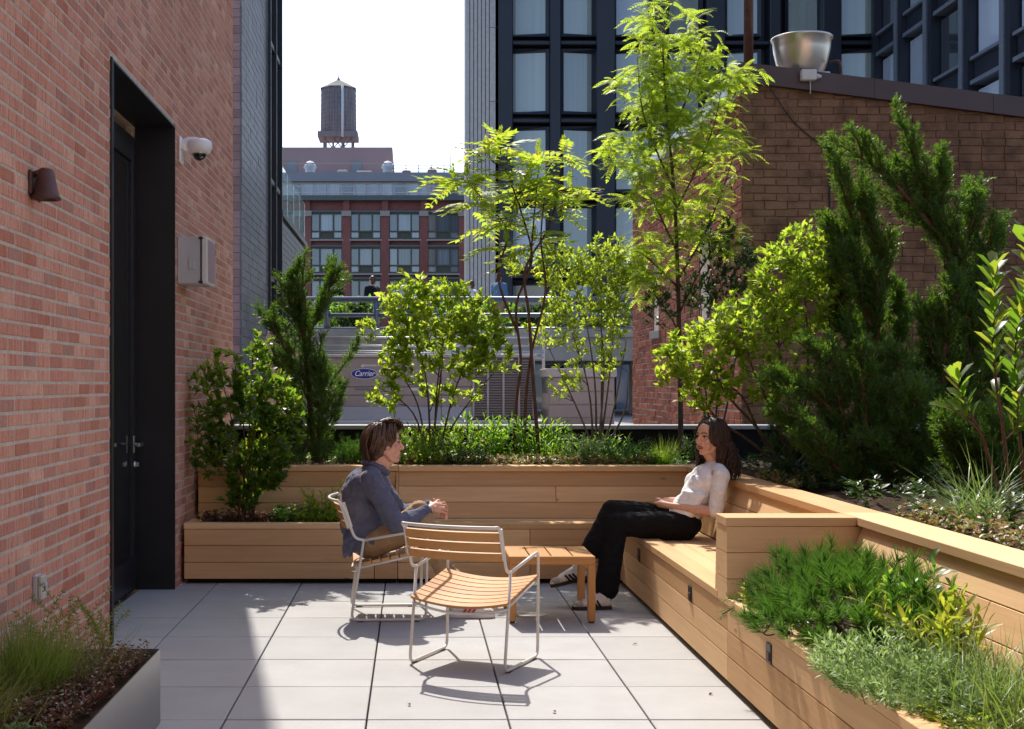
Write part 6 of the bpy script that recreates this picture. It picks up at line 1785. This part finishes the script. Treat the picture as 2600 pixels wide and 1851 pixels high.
# body under the clothes
sk_.limb((V3(-.27, 0, .47), .10), (V3(-.30, 0, .62), .10), (V3(-.29, 0, .80), .11)); sk_.limb((V3(-.27, -.14, .86), .06), (V3(-.27, .14, .86), .06))
for s, kz, ax, fx in ((-1, .595, .30, 0), (1, .635, .33, 0)):
    sk_.limb((V3(-.26, s*.09, .445), .075), (V3(.10, s*.10, kz), .055), (V3(.255, s*.10, .16), .038), (V3(.28, s*.10, .07), .036))
NA = [V3(-.255, -.185, .855), V3(-.095, -.235, .585), V3(.155, -.095, .665)]
FA = [V3(-.255, .185, .855), V3(-.08, .25, .60), V3(.165, .13, .675)]
for A_ in (NA, FA): sk_.limb((A_[0], .05), (A_[1], .038), (A_[2], .026))
# clasped hands over the knee: near hand on top
sk_.limb((V3(.155, -.095, .667), .026), (V3(.19, -.06, .682), .030), (V3(.215, -.02, .682), .028)); sk_.limb((V3(.19, -.085, .672), .022), (V3(.222, -.05, .66), .022))
for i, (dy, dz) in enumerate(((.0, .012), (-.018, .002), (-.034, -.012), (-.046, -.030))):
    p0 = V3(.222 + .006*math.sin(i), -.02+dy, .688+dz); finger(sk_, [p0, p0 + Vector((.034, .012, .002-.006*i)), p0 + Vector((.046, .03, -.022)), p0 + Vector((.034, .046, -.038))])
finger(sk_, [V3(.19, -.05, .70), V3(.212, -.02, .716), V3(.222, .008, .716)], .010)
sk_.limb((V3(.165, .13, .672), .025), (V3(.20, .08, .662), .029), (V3(.222, .045, .655), .026))
for i in range(4):
    p0 = V3(.235, .04-.008*i, .668-.017*i); finger(sk_, [p0, p0 + Vector((.030, -.018, -.002)), p0 + Vector((.036, -.045, -.012)), p0 + Vector((.022, -.062, -.02))])
finger(sk_, [V3(.19, .06, .688), V3(.196, .03, .712), V3(.186, .004, .722)], .010)
sk_.grow('body', M['skin_m'], mn, .0042, 3, .5)
face_parts(mn, Hm, M['lip'], M['hair_m'], .0042)
# hair: cap and swept wavy locks
hb = Blob(); R3 = Hm.to_3x3()
hb.ball(Hm @ Vector((-.024, 0, .040)), .101, .085, .091, 18, 12, R3); hb.ball(Hm @ Vector((-.045, 0, -.015)), .074, .080, .085, 18, 12, R3); hb.ball(Hm @ Vector((.035, 0, .085)), .056, .062, .042, 14, 9, R3)
for s in (-1, 1): hb.ball(Hm @ Vector((-.012, s*.066, .012)), .050, .022, .052, 12, 8, R3); hb.ball(Hm @ Vector((.030, s*.062, .040)), .032, .020, .042, 12, 8, R3)
hb.ball(Hm @ Vector((-.062, 0, -.070)), .046, .060, .048, 14, 9, R3)
hb.grow('hair', M['hair_m'], mn, .006, 3)
rg = random.Random(3); paths = []
for i in range(150):
    a = rg.uniform(-2.0, 2.0); b0 = rg.uniform(.0, .5); back = rg.random() < .5
    if back:
        y0 = rg.uniform(-.07, .07); p = [(-.01, y0*.6, .128), (-.08, y0*.9, .105), (-.125, y0, .04), (-.128, y0*1.05, -.03), (-.105, y0, -.095-rg.uniform(0, .03))]
    else:
        s = rg.choice((-1, 1)); x0 = rg.uniform(-.08, .045)
        p = [(x0+.03, s*.01, .130), (x0+.01, s*.055, .118), (x0-.005, s*.086, .065), (x0-.015, s*.09, .02), (x0-.035, s*.085, -.03-rg.uniform(0, .03))]
        if x0 > -.01: p = p[:4]
    paths.append([Hm @ (Vector(q) + rvec(rg, .004)) for q in p])
for i in range(60):
    y0 = rg.uniform(-.055, .055); p = [(-.02, y0*.8, .128), (.03, y0, .138+rg.uniform(0, .012)), (.072, y0, .130), (.098, y0*1.05, .108), (.100+rg.uniform(-.01, .012), y0*1.1, .082)]
    paths.append([Hm @ (Vector(q) + rvec(rg, .006)) for q in p])
locks(mn, M['hair_m'], paths, .0062)
# shirt
sh = Blob()
def el(b, x, y, z, rx, ry, rz): b.ball(V3(x, y, z), rx, ry, rz, 20, 14)
el(sh, -.285, 0, .80, .150, .185, .13); el(sh, -.315, 0, .68, .150, .18, .15); el(sh, -.320, 0, .56, .140, .175, .12); el(sh, -.315, 0, .47, .125, .17, .09); el(sh, -.355, 0, .76, .095, .15, .12)
sh.limb((V3(-.255, -.15, .875), .062), (V3(-.255, .15, .875), .062)); sh.limb((V3(-.26, -.05, .915), .055), (V3(-.26, .05, .915), .055)); el(sh, -.235, 0, .920, .075, .08, .045)
for A_ in (NA, FA):
    d = (A_[2]-A_[1]).normalized()
    sh.limb((A_[0], .073), (A_[0].lerp(A_[1], .5), .066), (A_[1], .058), (A_[1].lerp(A_[2], .5), .050), (A_[2] - d*.02, .039))
    for q in range(5):
        c = A_[1].lerp(A_[2], .45 + q*.115); sh.ball(c, .047 - .002*q, .047 - .002*q, .047-.002*q, 12, 8)
sh.limb((V3(-.40, -.13, .42), .022), (V3(-.40, .13, .42), .022)); sh.limb((V3(-.425, -.12, .375), .012), (V3(-.425, .12, .375), .012)); sh.limb((V3(-.39, -.12, .48), .05), (V3(-.425, -.12, .38), .014)); sh.limb((V3(-.39, .12, .48), .05), (V3(-.425, .12, .38), .014)); sh.limb((V3(-.39, 0, .48), .05), (V3(-.425, 0, .38), .014))
sh.limb((V3(-.32, -.165, .47), .03), (V3(-.32, -.172, .41), .014)); sh.limb((V3(-.38, -.15, .46), .03), (V3(-.39, -.155, .39), .014)); sh.limb((V3(-.25, -.16, .47), .03), (V3(-.25, -.165, .44), .014))
sh.grow('shirt', M['blue_shirt'], mn, .007, 5, .5, (.018, .055))
cl = MB(); cl.tube(smooth_path([V3(-.315, -.01, .958), V3(-.285, -.078, .952), V3(-.215, -.084, .925), V3(-.150, -.040, .880)], 5), [.012]*15 + [.006], 8, flat=1.9)
cl.tube(smooth_path([V3(-.315, .01, .958), V3(-.285, .078, .952), V3(-.215, .084, .925), V3(-.150, .040, .880)], 5), [.012]*15 + [.006], 8, flat=1.9); cl.build('collar', M['blue_shirt'], mn)
# trousers
tr_ = Blob()
tr_.ball(V3(-.265, 0, .455), .135, .175, .105, 20, 12)
for s, kx, kz in ((-1, .125, .600), (1, .095, .640)):
    tr_.limb((V3(-.25, s*.09, .455), .093), (V3(-.06, s*.105, .53), .086), (V3(kx, s*.10, kz), .070), (V3(kx+.06, s*.10, .42), .062), (V3(.225, s*.10, .22), .058), (V3(.268, s*.10, .10), .055))
    for q in range(4): tr_.ball(V3(kx+.02+.03*q, s*.10, .50-.075*q), .066, .066, .03, 12, 8)
tr_.grow('trousers', M['khaki'], mn, .007, 4, .5, (.014, .05))
shoe(mn, V3(.365, -.11, .001), (1, -.06, 0), (0, 0, 1), M['shoe_white'], M['white_plastic'], M['shoe_red'], -1, .29)
shoe(mn, V3(.40, .13, .001), (1, .1, 0), (0, 0, 1), M['shoe_white'], M['white_plastic'], M['shoe_red'], -1, .29)

# ------------------------------------------------------------------ the woman, facing left
YW = 8.62
wm = tag(empty('person', (0, 0, 0)), 'woman in a white top and black trousers lounging cross-legged on the bench', 'person')
def W3(x, y, z): return Vector((x, YW+y, z))
Hw = frame((1.975, YW-.02, 1.098), (-.84, -.54, -.02), (.04, 0, 1), 1.0)
b = Blob(); head_prims(b, Hw, .92, .95, True)
b.limb((W3(2.015, 0, .90), .055), (W3(1.995, -.005, 1.02), .048)); b.limb((W3(1.985, -.02, .95), .035), (W3(1.955, -.03, .99), .032))
b.limb((W3(1.80, 0, .52), .10), (W3(1.87, 0, .66), .09), (W3(1.95, 0, .82), .09)); b.limb((W3(2.0, -.14, .86), .045), (W3(2.0, .14, .86), .045))
LA = [W3(2.015, -.165, .855), W3(1.968, -.20, .615), W3(1.70, -.085, .648)]; RA = [W3(2.0, .165, .855), W3(1.90, .21, .64), W3(1.69, .06, .668)]
for A_ in (LA, RA): b.limb((A_[0], .042), (A_[1], .034), (A_[1].lerp(A_[2], .35), .036), (A_[2], .022))
b.limb((W3(1.70, -.085, .648), .022), (W3(1.66, -.06, .652), .025), (W3(1.635, -.04, .655), .023)); 
for i in range(4):
    p0 = W3(1.632, -.055+.014*i, .658-.004*i); finger(b, [p0, p0 + Vector((-.03, .018, .004)), p0 + Vector((-.036, .042, -.008)), p0 + Vector((-.024, .056, -.016))], .0075)
finger(b, [W3(1.665, -.045, .668), W3(1.645, -.02, .682), W3(1.625, -.005, .682)], .0085)
b.limb((W3(1.69, .06, .668), .021), (W3(1.655, .03, .655), .024), (W3(1.635, .012, .648), .022))
for i in range(4):
    p0 = W3(1.628, .022-.012*i, .652-.006*i); finger(b, [p0, p0 + Vector((-.03, -.012, -.006)), p0 + Vector((-.034, -.032, -.014)), p0 + Vector((-.02, -.046, -.018))], .0075)
finger(b, [W3(1.66, .03, .672), W3(1.64, .008, .688), W3(1.615, -.008, .688)], .0085)
LL = [W3(1.79, -.085, .515), W3(1.33, -.15, .535), W3(1.245, -.26, .085)]; RL = [W3(1.79, .085, .525), W3(1.315, -.09, .618), W3(1.115, -.15, .255)]
for A_ in (LL, RL): b.limb((A_[0], .07), (A_[1], .05), (A_[2], .036))
b.grow('body', M['skin_w'], wm, .0042, 3, .5)
face_parts(wm, Hw, M['lip_w'], M['hair_w'], .0036)
hb = Blob(); R3 = Hw.to_3x3()
def hbl(x, y, z, rx, ry, rz): hb.ball(Hw @ Vector((x, y, z)), rx, ry, rz, 18, 12, R3)
hbl(-.028, 0, .042, .100, .090, .090); hbl(.002, 0, .080, .062, .070, .044); hbl(-.060, 0, -.02, .086, .100, .10)
for s in (-1, 1): hbl(-.016, s*.080, .0, .046, .028, .080); hbl(-.034, s*.092, -.085, .050, .036, .085); hbl(-.050, s*.085, -.16, .045, .04, .07)
hbl(-.085, 0, -.11, .078, .105, .10); hbl(-.100, 0, -.19, .066, .10, .08)
hb.grow('hair', M['hair_w'], wm, .006, 3)
rg = random.Random(4); paths = []
for i in range(330):
    ang = rg.uniform(-2.55, 2.55)     # around the head, 0 = back
    cx, sy = -math.cos(ang), math.sin(ang)
    r1 = (.108, .096)
    ln = rg.uniform(.14, .27) if abs(ang) < 2.1 else rg.uniform(.10, .22)
    ph = rg.random()*6.28; am = rg.uniform(.008, .018)
    p = [(-.005, .012*sy, .132), (-.022+r1[0]*.62*cx, r1[1]*.72*sy, .108), (-.024+r1[0]*cx, r1[1]*1.02*sy, .045), (-.028+r1[0]*1.05*cx, r1[1]*1.12*sy, -.02)]
    for q in range(1, 7):
        z = -.02 - ln*q/6; wv = am*math.sin(q*1.7 + ph)
        p.append((-.036+r1[0]*(1.08+.06*q)*min(cx, .45) + wv - .006*q, r1[1]*(1.16+.03*q)*sy + am*math.cos(q*1.7 + ph), z))
    paths.append([Hw @ (Vector(q) + rvec(rg, .003)) for q in p])
locks(wm, M['hair_w'], paths, .0066)
tp = Blob()
def ew(b, x, y, z, rx, ry, rz, ry_=0): b.ball(W3(x, y, z), rx, ry, rz, 20, 14, Matrix.Rotation(R(ry_), 3, 'Y'))
ew(tp, 1.955, 0, .815, .105, .155, .11, 20); ew(tp, 1.895, 0, .715, .105, .140, .12, 25); ew(tp, 1.835, 0, .625, .108, .145, .10, 25); ew(tp, 1.795, 0, .575, .10, .150, .07, 20)
for s in (-1, 1): ew(tp, 1.885, s*.055, .785, .066, .075, .075)
tp.limb((W3(2.01, -.125, .878), .052), (W3(2.01, .125, .878), .052)); ew(tp, 2.005, 0, .915, .06, .085, .035)
for A_ in (LA, RA): tp.limb((A_[0], .058), (A_[0].lerp(A_[1], .5), .053), (A_[0].lerp(A_[1], .97), .047))
for q in range(6):
    c = Vector((1.80+.014*q, YW, .60+.025*q)); tp.limb((c + Vector((-.075, -.09, .0)), .030), (c + Vector((.02, -.135, -.006*(q % 2))), .030), n=8)
tp.grow('top', M['white_top'], wm, .0065, 9, .5, (.014, .10))
pt_ = Blob()
pt_.ball(W3(1.795, 0, .52), .125, .170, .098, 20, 12)
pt_.limb((LL[0], .098), (W3(1.55, -.12, .522), .090), (LL[1], .078), (LL[1].lerp(LL[2], .35), .076), (LL[1].lerp(LL[2], .75), .078), (LL[1].lerp(LL[2], .9), .080))
pt_.limb((RL[0], .098), (W3(1.56, .0, .575), .088), (RL[1], .072), (RL[1].lerp(RL[2], .4), .072), (RL[1].lerp(RL[2], .68), .076))
pt_.grow('trousers', M['black_cloth'], wm, .0065, 4, .5, (.012, .05))
mb = MB(); mb.tube([RL[1].lerp(RL[2], .6), RL[2] + Vector((-.004, 0, -.01))], .036, 12); mb.build('sock', M['white_top'], wm)
mb = MB(); mb.tube([LL[2] + Vector((0, 0, .06)), LL[2] + Vector((0, 0, -.01))], .038, 12); mb.build('sock', M['white_top'], wm)
shoe(wm, W3(1.155, -.29, .001), (-1, -.10, 0), (0, 0, 1), M['shoe_white'], M['sole_dark'], M['black_cloth'], 1, .262, M['shoe_grey'])
u_ = Vector((-.25, 0, .95)).normalized()
shoe(wm, W3(1.03, -.155, .150), (-.95, -.06, -.22), u_, M['shoe_white'], M['sole_dark'], M['black_cloth'], 1, .262, M['shoe_grey'])

# ------------------------------------------------------------------ strollers on the walkway
def stroller(x, Y, h, coat, hair, legs, label, face=1, skin='skin_m', pack=None, arm=None):
    r = tag(empty('person', (x, Y, DZ_-.02)), label, 'person', 'people strolling on the elevated walkway')
    s = h/1.75
    r.rotation_euler = (0, 0, R(55)*face)
    b = Blob()
    def q(a, c, z): return Vector((a*s*face, c*s, z*s))
    b.ball(q(0, 0, 1.62), .085*s, .075*s, .115*s, 14, 10); b.ball(q(.085, 0, 1.60), .018*s, .014*s, .02*s, 8, 6); b.ball(q(.05, 0, 1.54), .035*s, .035*s, .04*s, 10, 8); b.limb((q(0, 0, 1.45), .055*s), (q(.01, 0, 1.56), .05*s))
    b.limb((q(0, 0, .95), .12*s), (q(0, 0, 1.3), .13*s))
    for t in (-1, 1):
        b.limb((q(0, t*.09, .9), .08*s), (q(.08*t, t*.09, .5), .06*s), (q(.05*t, t*.09, .06), .045*s)); b.limb((q(0, t*.19, 1.38), .05*s), (q(.02, t*.22, 1.1), .04*s), (q(.12, t*.18, .95), .03*s))
        b.ball(q(.05*t+.05, t*.09, .04), .13*s, .045*s, .04*s, 10, 7)
        for f_ in range(4): b.limb((q(.12+.01*f_, t*.18, .95), .012*s), (q(.16, t*(.165+.012*f_), .88), .009*s), n=6)
        b.limb((q(.13, t*.165, .95), .012*s), (q(.165, t*.145, .92), .01*s), n=6)
    b.grow('body', M[skin], r, .013, 3)
    c = Blob(); c.ball(q(0, 0, 1.30), .15*s, .215*s, .17*s, 16, 10); c.ball(q(0, 0, 1.08), .15*s, .19*s, .2*s, 16, 10); c.ball(q(0, 0, .92), .16*s, .2*s, .14*s, 16, 10); c.limb((q(0, -.13, 1.41), .06*s), (q(0, .13, 1.41), .06*s))
    for t in (-1, 1): c.limb((q(0, t*.19, 1.38), .07*s), (q(.02, t*.225, 1.1), .06*s), (q(.11, t*.185, .97), .045*s))
    c.grow('coat', coat, r, .013, 3, .5, (.02, .08))
    l = Blob()
    for t in (-1, 1): l.limb((q(0, t*.09, .9), .10*s), (q(.08*t, t*.09, .5), .08*s), (q(.05*t, t*.09, .12), .065*s))
    l.grow('trousers', legs, r, .013, 3)
    hh = Blob(); hh.ball(q(-.02, 0, 1.665), .095*s, .088*s, .095*s, 14, 10); hh.ball(q(-.05, 0, 1.58), .07*s, .08*s, .09*s, 14, 10); hh.grow('hair', hair, r, .012, 3)
    if pack:
        p = Blob(); p.ball(q(-.19, 0, 1.22), .11*s, .14*s, .2*s, 14, 10); p.grow('backpack', pack, r, .013, 2)
    return r
M['navy_coat'] = m_cloth('navy_coat', (.012, .013, .02), .4); M['denim'] = m_cloth('denim_shirt', (.10, .20, .33), .4); M['teal'] = m_cloth('teal_shirt', (.16, .36, .38), .4); M['jeans'] = m_cloth('jeans', (.06, .075, .11), .4)
def sx(px, Y): return (px*1.13985 - VPX)/FPX*Y
stroller(sx(752, 39.0), 39.0, 1.62, M['navy_coat'], M['hair_w'], M['jeans'], 'person in a dark jacket with a backpack on the walkway at left', -1, pack=M['navy_coat'])
stroller(sx(829, 39.3), 39.3, 1.80, M['navy_coat'], M['hair_m'], M['jeans'], 'person in a long black coat walking on the walkway', -1)
stroller(sx(1050, 39.5), 39.5, 1.68, M['white_top'], M['hair_m'], M['khaki'], 'person with brown hair half hidden behind the yellow shrub', -1)
stroller(sx(1112, 37.5), 37.5, 1.74, M['denim'], M['hair_m'], M['khaki'], 'person in a light blue shirt leaning by the walkway railing', 1)
stroller(sx(985, 39.8), 39.8, 1.62, M['teal'], M['hair_w'], M['jeans'], 'person in a teal top partly hidden behind leaves on the walkway', 1)
